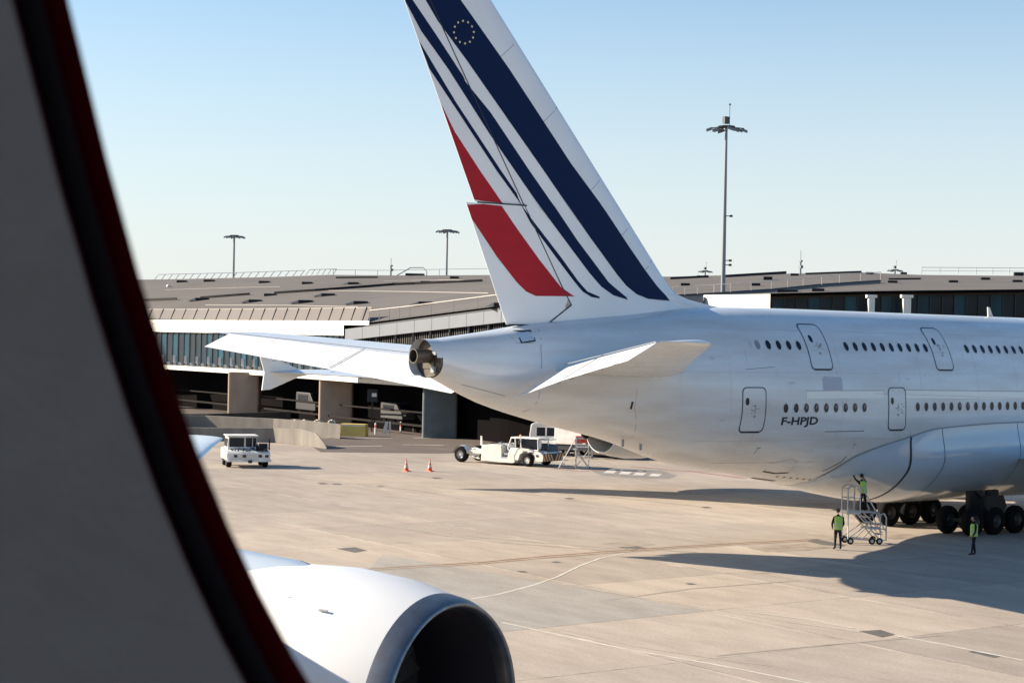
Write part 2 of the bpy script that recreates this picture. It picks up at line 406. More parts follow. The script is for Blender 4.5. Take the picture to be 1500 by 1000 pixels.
def fin_surface(name, zs, xa, xb, nx, m, parent, curved=True):
    mb = MB(); rings = []
    for z in zs:
        a, b = xa(z), xb(z); xs = [a+(b-a)*((1-math.cos(math.pi*(i/nx)))/2 if curved else i/nx) for i in range(nx+1)]
        rings.append([(x, -finY(x, z), z) for x in xs]+[(x, finY(x, z), z) for x in xs[::-1]])
    mb.loft(rings, cap0=True, cap1=True)
    return mb.build(name, m, parent, True, auto=50)
zs = [9.3, 9.84, 10.3, 10.74, 10.98, 11.2, 11.43, 11.8, 12.4, 13.2]+[14+.9*i for i in range(11)]+[23.6, 24.05]
zs = [z for z in zs if z <= 24.05]
fin_te = lambda z: HX(z)+.02 if z > 10.75 else foot.x+.04+max(0, z-9.85)/(10.75-9.85)*(HX(10.75)-.02-foot.x)
fin = fin_surface('vertical_fin', zs, lambda z: lin(LEk, z), fin_te, 16, M['fin'], jet)
# the lower rudder stops at a slanting foot line from its hinge to its trailing edge
zl = [9.85, 10.15, 10.5, 11, 11.6, 12.4, 13.2, 14, 14.78]
foot = onY(797, 472, -.2)
def rud_a(z):
    if z < 10.75: return min(HX(z)-.03, foot.x+(z-9.85)/(10.75-9.85)*(HX(10.75)-.03-foot.x))
    return HX(z)-.03
rl = fin_surface('lower_rudder', zl, rud_a, TEl, 8, M['fin'], jet, False)
zu = [14.84]+[15.6+.9*i for i in range(10)]+[24.0]
ru = fin_surface('upper_rudder', zu, lambda z: HX(z)-.03, TEu, 8, M['fin'], jet, False)
fs = MB()
fs.path([(HX(z)-.005, -finY(HX(z), z)-.003, z) for z in [10.75+.6*i for i in range(22)]], .022, 5)
fs.path([(HX(10.75)-.01, -finY(HX(10.75), 10.75)-.01, 10.75), (foot.x, -finY(foot.x, 9.9)-.02, 9.86), (-12.7, -.1, 9.84)], .03, 5)
fs.path([(x, -finY(x, 14.81)-.003, 14.81+(x+11.5)*.0) for x in (HX(14.8), -12, -12.6, -13.4, -14.4)], .03, 5)
fs.build('hinge_seam', M['seam'], fin)
def finsurf(a, b, off): return Vector((a, -finY(a, b)-off, b))
def pxpoly(pts): return [(p.x, p.z) for p in (onY(x, y, -.3) for x, y in pts)]
def ext(pts): return pts
BIG = [(616, -20), (627.5, 0), (645, 31), (685, 87.5), (740, 169), (795, 250), (813, 277), (860, 347), (900, 403), (913, 419), (927, 431), (943, 437.5), (978, 440.5), (973, 433), (960, 419), (943, 396.7), (920, 363), (876.7, 296.7), (828, 228), (840, 250), (745, 100), (676, 0), (661, -22)]
BIG = [(608, -30), (627.5, 0), (645, 31), (685, 87.5), (740, 169), (795, 250), (813, 277), (860, 347), (900, 403), (913, 419), (927, 431), (943, 437.5), (978, 440.5), (973, 433), (960, 419), (943, 396.7), (920, 363), (876.7, 297), (835, 240), (745, 100), (676, 0), (656, -30)]
MID = [(600, -12), (595.5, 0), (622.5, 45), (660, 100), (719, 196), (755, 250), (793, 307), (833, 363), (860, 400), (876.7, 420), (893, 432.5), (913, 439), (911, 435), (886.7, 413), (870, 390), (843, 353), (800, 287), (775, 250), (720, 165), (684, 119), (682, 113), (642.5, 50), (610, 0), (602, -12)]
THIN = [(607.5, 50), (614, 67), (635, 100), (670, 155), (730, 250), (760, 293), (776.7, 326), (813, 377), (837, 410), (850, 427), (862, 435), (873, 437), (873, 434.5), (856.7, 427), (843, 410), (820, 377), (780, 323), (764, 300), (758, 283), (736, 250), (672.5, 150), (612, 58)]
REDU = [(643.5, 150), (666, 210), (680, 255), (693.5, 291.5), (715, 294.5), (739, 297.5), (707.5, 250), (672, 193)]
REDL = [(684, 299), (712, 298.6), (737, 301.5), (760, 336.7), (790, 380), (820, 420), (834, 431), (839, 434), (786, 433.5), (773, 427), (760, 413), (733, 376.7), (690, 320), (686, 309)]
def clipx(poly, lo):      # keep stripes inside the trailing edge
    out = []
    for x, z in poly:
        te = (TEl(z) if z < 14.8 else TEu(z))+.015
        out.append((max(x, te), min(z, 23.98)))
    return out
for nm, P_, m in (('blue_stripe', BIG, 'navy'), ('blue_stripe', MID, 'navy'), ('blue_stripe', THIN, 'navy'), ('red_stripe', REDU, 'red'), ('red_stripe', REDL, 'red')):
    poly = clipx(pxpoly(P_), 0)
    drape(nm, [[poly]], finsurf, M[m], fin if m == 'navy' else (rl if P_ is REDL else ru), .4, .012)
sc_ = onY(682, 47, -.35); stars = []
for k in range(12):
    a = R(30*k+8); cx, cz = sc_.x+.48*math.cos(a), sc_.z+.45*math.sin(a)
    stars.append([[(cx+(.062 if j % 2 == 0 else .028)*math.cos(R(90+36*j)), cz+(.062 if j % 2 == 0 else .028)*math.sin(R(90+36*j))) for j in range(10)]])
pg0 = mat('pale_gold', (.75, .66, .38), .5)
for st0 in stars: drape('star', [st0], finsurf, pg0, fin, 1, .018)
for zz in (12.9, 14.4, 16.3, 19.1, 21.6):
    xa = lin(LEk, zz); xb_ = xa-1.15
    drape('panel_seam', [[[(xb_, zz-.9), (xa-.05, zz), (xa-.05, zz+.025), (xb_, zz-.875)]]], finsurf, M['thin'], fin, .4, .008)
# --- tailplanes
def tailplane(sgn):
    st = [(1.0, -3.6, -11.25, 7.9, .10), (2.6, -5.0, -11.6, 8.05, .10), (6, -7.9, -13.45, 8.38, .09), (10, -11.35, -15.55, 8.77, .09), (14.4, -15.0, -17.6, 9.2, .09), (14.85, -15.55, -17.9, 9.25, .075), (15.08, -16.0, -18.1, 9.265, .055), (15.2, -16.9, -18.4, 9.27, .03)]
    t = wing_mb(st, sgn).build('tailplane', M['paint'], jet, True, auto=60)
    # elevator, drooped
    mb = MB(); F = [(0, .5), (.08, .5), (.5, .26), (1, .02)]; rings = []
    for Y, h, z, te, tz, th in ((2.2, -11.42, 7.98, -13.85, 6.92, .42), (8, -14.5, 8.56, -16.3, 7.78, .3), (14.45, -17.62, 9.2, -18.9, 8.62, .14)):
        a = [(h+(te-h)*u, sgn*Y, z+(tz-z)*u+th*.5*q) for u, q in F]; b = [(h+(te-h)*u, sgn*Y, z+(tz-z)*u-th*.5*q) for u, q in F[::-1]]
        rings.append(a+b)
    mb.loft(rings, cap0=True, cap1=True)
    el = mb.build('elevator', M['fin'], t, True, auto=40)
    b = MB(); b.tube((-11.42, sgn*2.3, 8.06+.2), (-17.6, sgn*14.4, 9.27), .018, 5); b.tube((-14.35, sgn*8.0, 8.74), (-16.25, sgn*8.0, 7.84), .014, 5); b.build('hinge_seam', M['thin'], t)
    for k in range(5):
        f = .45+.12*k; b = MB(); p = Vector((-13.85+(-18.9+13.85)*f, sgn*(2.2+12.25*f), 6.92+1.7*f)); b.tube(p, p+Vector((-.22, 0, -.04)), .008, 4); b.build('static_wick', M['seam'], t)
    return t
tp = tailplane(-1); tailplane(1)
# dark root smear under the near tailplane and tail seams
def pxside(pts, Y0=-2.4):
    out = []
    for x, y in pts:
        p = onY(x, y, Y0)
        for _ in range(8):
            q = fside(max(-16.3, p.x), p.z, 0); p = onY(x, y, q.y)
        out.append((p.x, p.z))
    return out
def strip(pts, wd):                       # thin closed outline around a polyline in (X, z)
    L_, R2 = [], []
    for i, p in enumerate(pts):
        a = pts[max(0, i-1)]; b = pts[min(len(pts)-1, i+1)]; d = Vector((b[0]-a[0], b[1]-a[1])).normalized(); n = Vector((-d.y, d.x))*wd/2
        L_.append((p[0]+n.x, p[1]+n.y)); R2.append((p[0]-n.x, p[1]-n.y))
    return L_+R2[::-1]
def sline(px, wd, m='thin', name='panel_seam', Y0=-2.4, off=.004): return drape(name, [[strip(pxside(px, Y0), wd)]], fside, M[m], body, .3, off)
sline([(788, 482), (792, 510), (793, 540)], .03)
sline([(791, 573), (786, 590), (775, 600), (765, 603)], .025, Y0=-1.5)
sline([(933, 570), (929, 596), (926, 640)], .018)
sline([(676, 563), (740, 580)], .02, Y0=-1.2)
sline([(1092, 541), (1135, 537)], .025)
sline([(1208, 632), (1266, 631)], .05, 'thin')
sline([(1118, 690), (1135, 693), (1155, 692)], .06, 'seam')
sline([(1118, 690), (1130, 678), (1160, 672), (1168, 676), (1155, 692)], .018, 'thin')
sline([(1180, 572), (1296, 571.5)], .02)
sline([(1325, 571), (1500, 573)], .02)
sline([(1280, 576), (1500, 583)], .012)
sline([(745, 490), (757, 502), (782, 502)], .025, 'thin', Y0=-1)
drape('air_inlet', [[pxside([(751, 484), (777, 483), (785, 500), (763, 503)], -1)]], fside, M['seam'], body, .3, .006)
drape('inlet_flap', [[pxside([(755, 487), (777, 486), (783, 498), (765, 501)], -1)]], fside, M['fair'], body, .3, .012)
drape('painted_highlight', [[pxside([(1182, 573), (1294, 572.5), (1294, 583), (1182, 583.5)])], [pxside([(1326, 572), (1500, 574), (1500, 584), (1326, 583)])]], fside, mat('highlight_band', (.80, .79, .75), .22, coat=.3), body, .3, .004)  # bright streak along the skin, a highlight painted as paler colour
drape('static_port', [[pxside([(925, 588), (928, 588), (925.5, 599), (922.5, 599)])]], fside, M['ink'], body, .3, .006)
hp_ = pxside([(1205, 552), (1233, 552), (1234, 571), (1206, 572)])
drape('service_panel', [[rrect(min(p[0] for p in hp_), max(p[0] for p in hp_), min(p[1] for p in hp_), max(p[1] for p in hp_), .14)]], fside, mat('panel_greyblue', (.42, .44, .5), .4), body, .3, .006)
dots = [[ell(2.35+.37*k, 3.16-.035*k, .05, .035, 8)] for k in range(8)]
for d0 in dots: drape('drain_hole', [d0], fside, M['seam'], body, 1, .006)
for px_, py_ in ((912, 650), (938, 655)):
    p = onY(px_, py_, -1.0); bm_ = MB(); bm_.box(p.x-.05, p.x+.07, p.y-.02, p.y+.02, p.z-.12, p.z+.2); bm_.build('drain_mast', M['greymetal'], body)
an = MB(); p = onY(1466, 462, -.6); an.slab([(p.x-.25, 0, 10.9), (p.x+.2, 0, 10.9), (p.x-.15, 0, 11.45), (p.x-.3, 0, 11.45)], (0, .06, 0)); an.build('antenna', M['white'], body)
# --- passenger windows (own part each)
M['surr'] = mat('surround', (.58, .58, .58), .3)
def window(cx, cz, pale=False):
    bmw = [[ell(cx, cz, .145, .205, 18)]]
    o = drape('window', bmw, fside, M['glass'] if not pale else M['thin'], body, 1, .009)
    if not pale: drape('window_frame', [[ell(cx, cz, .185, .245, 18)]], fside, M['surr'], o, 1, .004)
    return o
rim_loops = []
ups = [0, 1, 2, 3]+list(range(8, 18))+list(range(22, 34)); P_ = .635
for i in ups:
    window(i*P_, 9.23); rim_loops.append([ell(i*P_, 9.23, .185, .245, 18)])
window(-1*P_, 9.23, True)
M['painted_glint'] = mat('window_glint_paint', (.20, .15, .15), .6)  # glint on the glass, painted as a pale inner ellipse
lows = [.648+k*P_ for k in range(9)]+[9.513+k*P_ for k in range(17)]
for x in lows:
    wo_ = window(x, 6.42)
    if .648+P_*1.5 < x < 7 or int(x*10) % 7 == 0: drape('painted_glint', [[ell(x+.02, 6.47, .07, .10, 12)]], fside, M['painted_glint'], wo_, 1, .013)
    rim_loops.append([ell(x, 6.42, .185, .245, 18)])
# --- doors
def door(x0, x1, z0, z1, wx, wz):
    d = drape('cabin_door', [[rrect(x0, x1, z0, z1, .22)]], fside, M['paint'], body, .3, .010)
    o = rrect(x0-.03, x1+.03, z0-.03, z1+.03, .24); i = rrect(x0+.02, x1-.02, z0+.03, z1-.02, .21)
    drape('door_outline', [[o, i[::-1]]], fside, mat('door_line', (.05, .08, .11), .5) if 'dl' not in M else M['dl'], d, .3, .015)
    drape('door_sill_gap', [[[(x0+.15, z0-.035), (x1-.15, z0-.035), (x1-.15, z0+.045), (x0+.15, z0+.045)]]], fside, M['seam'], d, .3, .018)
    drape('door_window', [[ell(wx, wz, .11, .17, 14)]], fside, M['glass'], d, 1, .018)
    mk = []
    for k in range(9):
        ax = x0+.45+random.random()*.6; az = wz-.15-random.random()*.45; s = .03+.05*random.random()
        mk.append([[(ax, az), (ax+s*1.8, az), (ax+s*1.8, az+.03), (ax, az+.03)]])
    c = ((x0+x1)/2+.05, wz-.62); mk.append([[(c[0]-.08, c[1]), (c[0]+.08, c[1]), (c[0], c[1]-.12)]])
    mk.append([[(c[0]-.02, wz-.45), (c[0]+.02, wz-.45), (c[0]+.02, wz-.15), (c[0]-.02, wz-.15)]])
    drape('door_markings', mk, fside, M['thin'], d, 1, .018)
M['dl'] = mat('door_line', (.05, .08, .11), .5)
door(-1.86, -.55, 5.36, 7.33, -1.6, 6.72)
door(2.42, 3.62+.18, 8.15, 10.2, 2.85, 9.55)
door(7.42, 8.62, 5.34, 7.33, 7.66, 6.72)
door(11.2, 12.5, 8.17, 10.2, 11.62, 9.55)
# --- registration
def text_mesh(name, body_txt, x0, z0, x1, h, shear, m, parent, boldoff=.0):
    cu = bpy.data.curves.new(name, 'FONT'); cu.body = body_txt; cu.shear = shear; cu.offset = boldoff; cu.resolution_u = 3
    to = bpy.data.objects.new(name, cu); COL.objects.link(to); bpy.context.view_layer.update()
    me = bpy.data.meshes.new_from_object(to.evaluated_get(bpy.context.evaluated_depsgraph_get()))
    bpy.data.objects.remove(to); xs = [v.co.x for v in me.vertices]; ys = [v.co.y for v in me.vertices]
    a, b, c, d = min(xs), max(xs), min(ys), max(ys)
    for v in me.vertices:
        v.co = fside(x0+(v.co.x-a)/(b-a)*(x1-x0), z0+(v.co.y-c)/(d-c)*h, .008)
    me.materials.clear(); me.materials.append(m)
    o = bpy.data.objects.new(name, me); COL.objects.link(o); o.parent = parent; return o
text_mesh('registration', 'F-HPJD', .45, 5.55, 2.70, .47, .04, M['ink'], body, .028)
text_mesh('small_marking', 'T', -.42, 4.35, -.2, .3, .3, M['thin'], body)
text_mesh('small_marking', 'T', 5.28, 4.5, 5.5, .22, .5, M['thin'], body)
# faint skin joints, rivet bands and small fittings
M['joint'] = mat('skin_joint', (.50, .52, .54), .35)
def vseam(X, z0, z1, wd=.016): drape('panel_seam', [[[(X, z0), (X+wd, z0), (X+wd, z1), (X, z1)]]], fside, M['joint'], body, .35, .0035)
for X, z0, z1 in ((-5.2, 5.2, 9.8), (-2.5, 4.2, 10.3), (1.15+3.1, 3.2, 10.3), (9.85, 5.3, 10.3), (14.2, 5.8, 10.3), (17.4, 5.8, 10.3), (-9.2, 6.2, 9.6)): vseam(X, z0, z1)
for z, x0, x1 in ((4.95, -4, 8.5), (8.0, -6, 20), (9.9, -4, 20), (3.9, -2, 5.4)): drape('panel_seam', [[[(x0, z), (x1, z), (x1, z+.012), (x0, z+.012)]]], fside, M['joint'], body, .35, .0032)
for k, (cx, cz, a, b_w) in enumerate(((-1.05, 9.25, .1, .19), (1.05, 7.55, .22, .05), (-3.4, 8.6, .12, .07), (-2.9, 5.9, .16, .04), (4.4, 4.6, .06, .06), (3.1, 3.9, .05, .05), (6.6, 8.0, .2, .03), (8.9, 7.75, .16, .03), (10.2, 7.9, .05, .05))):
    drape('access_panel', [[ell(cx, cz, a, b_w, 14)]], fside, M['joint'], body, 1, .005)
for px in ([(1105, 700), (1135, 704)], [(1205, 690), (1232, 676), (1240, 668)], [(1226, 702), (1236, 690)]): sline(px, .045, 'seam', 'panel_gap')
M['stain'] = mat('grime_streak', (.50, .49, .47), .4)
for k in range(14):
    x = random.uniform(-4, 16); z = random.choice((5.3, 8.1, 7.6, 5.0, 9.0)); h = random.uniform(.2, .6)
    drape('grime_streak', [[[(x, z-h), (x+.02, z-h), (x+.035, z), (x, z)]]], fside, M['stain'], body, .3, .0028)
# --- wings, engines
for sg in (-1, 1):
    wg = wing_mb(WST, sg).build('wing', M['paint'], jet, True, auto=60); fence(wg, sg)
    for k, (yy, xx, ll) in enumerate(((9.5, 15.4, 3.4), (17.5, 12.8, 3.0), (23, 10.6, 2.6))):
        fm = MB(); fm.loft([[(xx-1.2+ll*t*1.3, sg*yy+.28*w_*math.cos(a), interp([(2, 3.4, 0), (15, 4.7, 0), (26, 5.6, 0), (40, 6.6, 0)], yy, 1)-.25+.38*w_*math.sin(a)) for a in [2*math.pi*j/10 for j in range(10)]] for t, w_ in ((0, .05), (.25, .7), (.6, 1), (1, .5))], cap0=True, cap1=True)
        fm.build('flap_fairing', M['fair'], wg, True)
    engine(jet, 34.2, sg*14.9, 2.95); engine(jet, 20.5, sg*25.7, 3.75)
# --- landing gear
M['greydoor'] = mat('gear_door_grey', (.010, .008, .009), .6)
def wheel_mb(r, w):
    mb = MB(); mb.lathe([(-w*.5, r*.5), (-w*.5, r*.78), (-w*.42, r*.93), (-w*.22, r), (w*.22, r), (w*.42, r*.93), (w*.5, r*.78), (w*.5, r*.5)], (0, 0, 0), (0, 1, 0), 28)
    return mb
def gear(name, X, Y, axles, pitch, half):
    zt_ = 3.4 if half < .7 else 2.15; g = MB(); g.tube((X, Y, .75), (X, Y, zt_), .15, 12); g.tube((X-pitch*(axles-1)/2, Y, .72), (X+pitch*(axles-1)/2, Y, .72), .13, 10)
    g.tube((X+.1, Y, 1.0), (X+1.1, Y, zt_-.05), .09, 8); g.tube((X, Y-.1, 1.7), (X-.7, Y-.2, min(2.6, zt_)), .06, 8); g.tube((X-.2, Y+.12, 1.2), (X-.55, Y+.12, 2.0), .05, 6)
    for k in range(axles): g.tube((X+pitch*(k-(axles-1)/2), Y-half, .72), (X+pitch*(k-(axles-1)/2), Y+half, .72), .09, 8)
    for k in range(16): g.tube((X+random.uniform(-1.4, 1.4), Y+random.uniform(-.3, .3), .9), (X+random.uniform(-.5, .5), Y+random.uniform(-.2, .2), 2.05), .025, 5)
    go = g.build(name, M['strut'], jet, True, auto=40)
    if axles == 3:
        for dx in (-1.15, .3): q = MB(); q.slab([(X+dx, Y-.12, .8), (X+dx+.95, Y-.12, .8), (X+dx+.95, Y-.12, 2.15), (X+dx, Y-.12, 2.15)], (0, .24, 0)); q.build('leg_fairing', M['greydoor'], go, bevel=.05)
    dd = MB(); dd.slab([(X-.4, Y-half-.1, .95), (X+.6, Y-half-.1, .95), (X+.95, Y-half-.07, 1.4), (X+.7, Y-half-.05, 1.95), (X-.7, Y-half-.05, 1.95), (X-.75, Y-half-.07, 1.4)], (0, .05, 0)); dd.build('gear_door', M['greydoor'], go)
    for k in range(axles):
        for s2 in (-1, 1):
            c = (X+pitch*(k-(axles-1)/2), Y+s2*half, .7)
            wo = wheel_mb(.7, .5).build('wheel', M['tyre'], go, True, auto=50, loc=c)
            hb = MB(); hb.lathe([(-.19, .02), (-.19, .12), (-.12, .2), (-.2, .34), (.2, .34), (.12, .2), (.19, .12), (.19, .02)], (0, 0, 0), (0, 1, 0), 20); hb.build('hub', M['strut'], wo, True, auto=40)
for sg in (-1, 1): gear('body_gear', 15.8, sg*2.63, 3, 1.7, .76)
for sg in (-1, 1): gear('wing_gear', 20.8, sg*6.2, 2, 1.75, .68)
gear('nose_gear', 48, 0, 1, 1, .45)
# ================================================================ the airliner the photo is taken from
M['cowl'] = mat('cowl_white', (.80, .79, .76), .3, coat=.25, var=.05, scale=1.2)
HD, XC, YC = R(-71), 36.25, 2.66
own = thing('airliner', 'airliner with the dark cabin window surround, white engine cowl and wing tip nearest the viewer', 'airliner')
own.rotation_euler = (0, 0, HD)
nx, ny = math.cos(HD), math.sin(HD)
own.location = (CAM.x-(nx*XC-ny*YC), CAM.y-(ny*XC+nx*YC), 0)
def skip(c):
    if abs(c.x-XC) < .62 and c.y > 0 and 8.6 < c.z < 9.95: return True
    return c.y < 0 and 26 < c.x < 46 and 8.7 < c.z < 9.7  # opening added on the unseen starboard side so sky light fills the cabin
hull = fuselage_mb(-16.4, 53, skip, .6).build('fuselage', M['paint'], own, True)
ofin = bpy.data.objects.new('vertical_fin', fin.data); COL.objects.link(ofin); ofin.parent = own
for r_ in (rl, ru):
    q_ = bpy.data.objects.new('rudder', r_.data); COL.objects.link(q_); q_.parent = own
OST = [(2.2, 36.5, 17.6, 3.7, .13), (3.6, 35.5, 17.3, 3.75, .13), (9, 31.0, 15.6, 4.2, .12), (14.9, 26.2, 13.2, 4.7, .11), (20, 20.8, 10.6, 4.95, .10), (25.7, 14.3, 7.0, 5.2, .09), (32, 8.4, 3.2, 5.8, .07), (38, 4.2, .9, 6.25, .055), (39.6, 3.1, .4, 6.35, .035)]
owing = wing_mb(OST, 1).build('wing', M['paint'], own, True, auto=60); fence(own, 1, -.5, .3)
wing_mb(OST, -1).build('wing', M['paint'], own, True, auto=60)
tailplane_data = [o for o in jet.children if o.name.startswith('tailplane')]
for t_ in tailplane_data:
    q_ = bpy.data.objects.new('tailplane', t_.data); COL.objects.link(q_); q_.parent = own
engine(own, 34.2, 14.9, 2.5, own=True); eng = engine(own, 20.5, 25.7, 3.28, own=True, sc=1.13)
dk = MB(); dk.box(20, 50, -2.9, 2.3, 7.86, 7.98); dk.build('sun_catch_deck', mat('carpet', (.12, .12, .14), .95), own)  # unseen floor added to catch the sun entering the hull opening
cw = MB(); X_, Y_, Z_ = 20.5, 25.7, 3.28
def ring(mb, t, r, a0, a1, th=.008, n=40):
    mb.path([(X_+t, Y_+r*math.cos(R(a0+(a1-a0)*k/n)), Z_+r*math.sin(R(a0+(a1-a0)*k/n))) for k in range(n+1)], th, 4)
ring(cw, -4.3, 1.777*1.13-.002, 0, 360, .008)
cw.path([(X_-2.35, Y_-1.2, Z_+math.sqrt((1.93*1.13)**2-1.44)+.002), (X_-4.2, Y_-1.2, Z_+math.sqrt((1.79*1.13)**2-1.44)+.002)], .007, 4)
cw.build('cowl_seam', M['thin'], eng)
for a in (128, 141, 163, 176):
    q = MB(); r = 1.905*1.13; q.box(-.09, .09, -.02, .02, -.004, .006); o_ = q.build('latch', M['thin'], eng, loc=(X_-1.6-.5*(a % 2), Y_+r*math.cos(R(a)), Z_+r*math.sin(R(a)))); o_.rotation_euler = (R(a-90), 0, 0)
q = MB(); r = 1.9*1.13
q.slab([(X_-1.9, Y_+r*math.cos(R(158)), Z_+r*math.sin(R(158))), (X_-3.2, Y_+r*math.cos(R(158)), Z_+r*math.sin(R(158))), (X_-3.1, Y_+(r+.22)*math.cos(R(158)), Z_+(r+.22)*math.sin(R(158))), (X_-2.3, Y_+(r+.2)*math.cos(R(158)), Z_+(r+.2)*math.sin(R(158)))], (0, .01, .02)); q.build('strake', M['cowl'], eng)
# cabin side panel with its window, leaning like the hull; (u aft, v up, w outward) from the camera
TL = R(20)
ix = Vector((-1, 0, 0)); iw = Vector((0, math.cos(TL), math.sin(TL))); iv = Vector((0, -math.sin(TL), math.cos(TL))); oc = Vector((XC, YC, CAM.z))
def cab(u, v, w_): return oc+ix*u+iv*v+iw*w_
def oval(hw, hh, w_, n=96, cu=-.009, cv=-.008, e=2.9):
    r = []
    for k in range(n):
        a = 2*math.pi*k/n; c, s = math.cos(a), math.sin(a)
        r.append(cab(cu+hw*math.copysign(abs(c)**(2/e), c), cv+hh*math.copysign(abs(s)**(2/e), s), w_))
    return r
def rectring(hw, hh, w_, n=96):
    r = []
    for k in range(n):
        a = 2*math.pi*k/n; c, s = math.cos(a), math.sin(a); q = max(abs(c), abs(s))
        r.append(cab(hw*c/q, hh*s/q, w_))
    return r
b_ = .1440   # half width of the clear opening at 0.130 m
pn = MB(); pn.loft([rectring(.75, .72, .118), rectring(.45, .42, .120), oval(b_+.035, .178, .121), oval(b_+.0012, .139, .1235)])
pn.build('cabin_side_panel', M['cabin'], own, True, auto=40)
g1 = MB(); g1.loft([oval(b_+.0012, .139, .1235), oval(b_+.0035, .1415, .126), oval(b_+.0105, .1485, .131), oval(b_+.0080, .146, .1314)]); g1.build('window_groove', M['groove'], own, True)
g2 = MB(); g2.loft([oval(b_+.0092, .147, .1314), oval(b_+.0075, .1452, .1306), oval(b_+.0052, .143, .1312)]); g2.build('window_rim', M['rimstrip'], own, True)
g3 = MB(); g3.loft([oval(b_+.0056, .1435, .1313), oval(b_+.0003, .1345, .1300), oval(b_+.028, .166, .146)]); g3.build('window_seal', M['seal'], own, True)

# ================================================================ ground
def structure(o): o['kind'] = 'structure'; return o
GR = bpy.data.materials.new('apron_concrete'); GR.use_nodes = True
def apron_material(m, base, dark, tint, joints=True):
    n = m.node_tree.nodes; l = m.node_tree.links; b = n['Principled BSDF']; b.inputs['Roughness'].default_value = .85; b.inputs['Specular IOR Level'].default_value = .25
    geo = n.new('ShaderNodeNewGeometry'); mp = n.new('ShaderNodeMapping'); mp.vector_type = 'POINT'; mp.inputs['Rotation'].default_value = (0, 0, R(3.5)); l.new(geo.outputs['Position'], mp.inputs[0])
    def noise(sc, det, stretch=None, rough=.6):
        z = n.new('ShaderNodeTexNoise'); z.inputs['Scale'].default_value = sc; z.inputs['Detail'].default_value = det; z.inputs['Roughness'].default_value = rough
        if stretch:
            q = n.new('ShaderNodeMapping'); q.inputs['Scale'].default_value = stretch; l.new(mp.outputs[0], q.inputs[0]); l.new(q.outputs[0], z.inputs['Vector'])
        else: l.new(mp.outputs[0], z.inputs['Vector'])
        return z
    def ramp(src, p0, c0, p1, c1):
        q = n.new('ShaderNodeValToRGB'); q.color_ramp.elements[0].position = p0; q.color_ramp.elements[1].position = p1
        q.color_ramp.elements[0].color = (*c0, 1); q.color_ramp.elements[1].color = (*c1, 1); l.new(src, q.inputs[0]); return q
    def mix(f, a, c, mode='MIX'):
        q = n.new('ShaderNodeMix'); q.data_type = 'RGBA'; q.blend_type = mode
        if isinstance(f, float): q.inputs[0].default_value = f
        else: l.new(f, q.inputs[0])
        for k, v in ((6, a), (7, c)):
            if isinstance(v, tuple): q.inputs[k].default_value = (*v, 1)
            else: l.new(v, q.inputs[k])
        return q.outputs[2]
    big = noise(.05, 5); c = ramp(big.outputs[0], .35, dark, .68, base).outputs[0]
    st = noise(.35, 8, (1, .35, 1)); c = mix(ramp(st.outputs[0], .38, (.55,)*3, .6, (0, 0, 0)).outputs[0], c, tint)
    # slab to slab tone
    sep = n.new('ShaderNodeSeparateXYZ'); l.new(mp.outputs[0], sep.inputs[0])
    def math_(op, a, v=None, w_=None):
        q = n.new('ShaderNodeMath'); q.operation = op
        for k, x in enumerate((a, v, w_)):
            if x is None: continue
            if isinstance(x, (int, float)): q.inputs[k].default_value = x
            else: l.new(x, q.inputs[k])
        return q.outputs[0]
    if joints:
        S = 7.2; px_ = math_('DIVIDE', math_('ADD', sep.outputs[0], JX), S); py_ = math_('DIVIDE', math_('ADD', sep.outputs[1], JY), S)
        cx = n.new('ShaderNodeCombineXYZ'); l.new(math_('FLOOR', px_), cx.inputs[0]); l.new(math_('FLOOR', py_), cx.inputs[1])
        wn = n.new('ShaderNodeTexWhiteNoise'); l.new(cx.outputs[0], wn.inputs[0])
        c = mix(1.0, c, ramp(wn.outputs[0], 0, (.84, .84, .85), 1, (1.07, 1.05, 1.03)).outputs[0], 'MULTIPLY')
        jt = []
        for p in (px_, py_):
            fr = math_('FRACT', p); dd = math_('MINIMUM', fr, math_('SUBTRACT', 1.0, fr)); jt.append(math_('LESS_THAN', dd, .0045))
        wear = ramp(noise(1.3, 4).outputs[0], .4, (.25,)*3, .62, (.8,)*3).outputs[0]
        c = mix(math_('MULTIPLY', math_('MAXIMUM', jt[0], jt[1]), wear), c, tuple(x*.3 for x in dark))
        for p in (px_,):       # pale filler along the across joints
            fr = math_('FRACT', math_('ADD', p, .012)); dd = math_('MINIMUM', fr, math_('SUBTRACT', 1.0, fr))
            c = mix(math_('MULTIPLY', math_('LESS_THAN', dd, .012), ramp(noise(.5, 5).outputs[0], .42, (0,)*3, .6, (.55,)*3).outputs[0]), c, tuple(min(1, x*1.35) for x in base))
    sp = noise(2.2, 10, (1, .45, 1), .7); c = mix(ramp(sp.outputs[0], .66, (0, 0, 0), .74, (.5,)*3).outputs[0], c, (.11, .085, .075))
    oil = noise(.16, 6, (1, .5, 1), .75); c = mix(ramp(oil.outputs[0], .66, (0, 0, 0), .8, (.45,)*3).outputs[0], c, (.15, .12, .11))
    fine = noise(9, 6); c = mix(.35, c, ramp(fine.outputs[0], .3, (.80,)*3, .7, (1.15,)*3).outputs[0], 'MULTIPLY') if False else mix(1.0, c, ramp(fine.outputs[0], .3, (.85,)*3, .7, (1.08,)*3).outputs[0], 'MULTIPLY')
    mid = noise(.9, 8, (1, .3, 1), .65); c = mix(1.0, c, ramp(mid.outputs[0], .35, (.86, .85, .84), .62, (1.04,)*3).outputs[0], 'MULTIPLY')
    l.new(c, b.inputs['Base Color'])
    bp = n.new('ShaderNodeBump'); bp.inputs['Strength'].default_value = .25; bp.inputs['Distance'].default_value = .02; l.new(sp.outputs[0], bp.inputs['Height']); l.new(bp.outputs[0], b.inputs['Normal'])
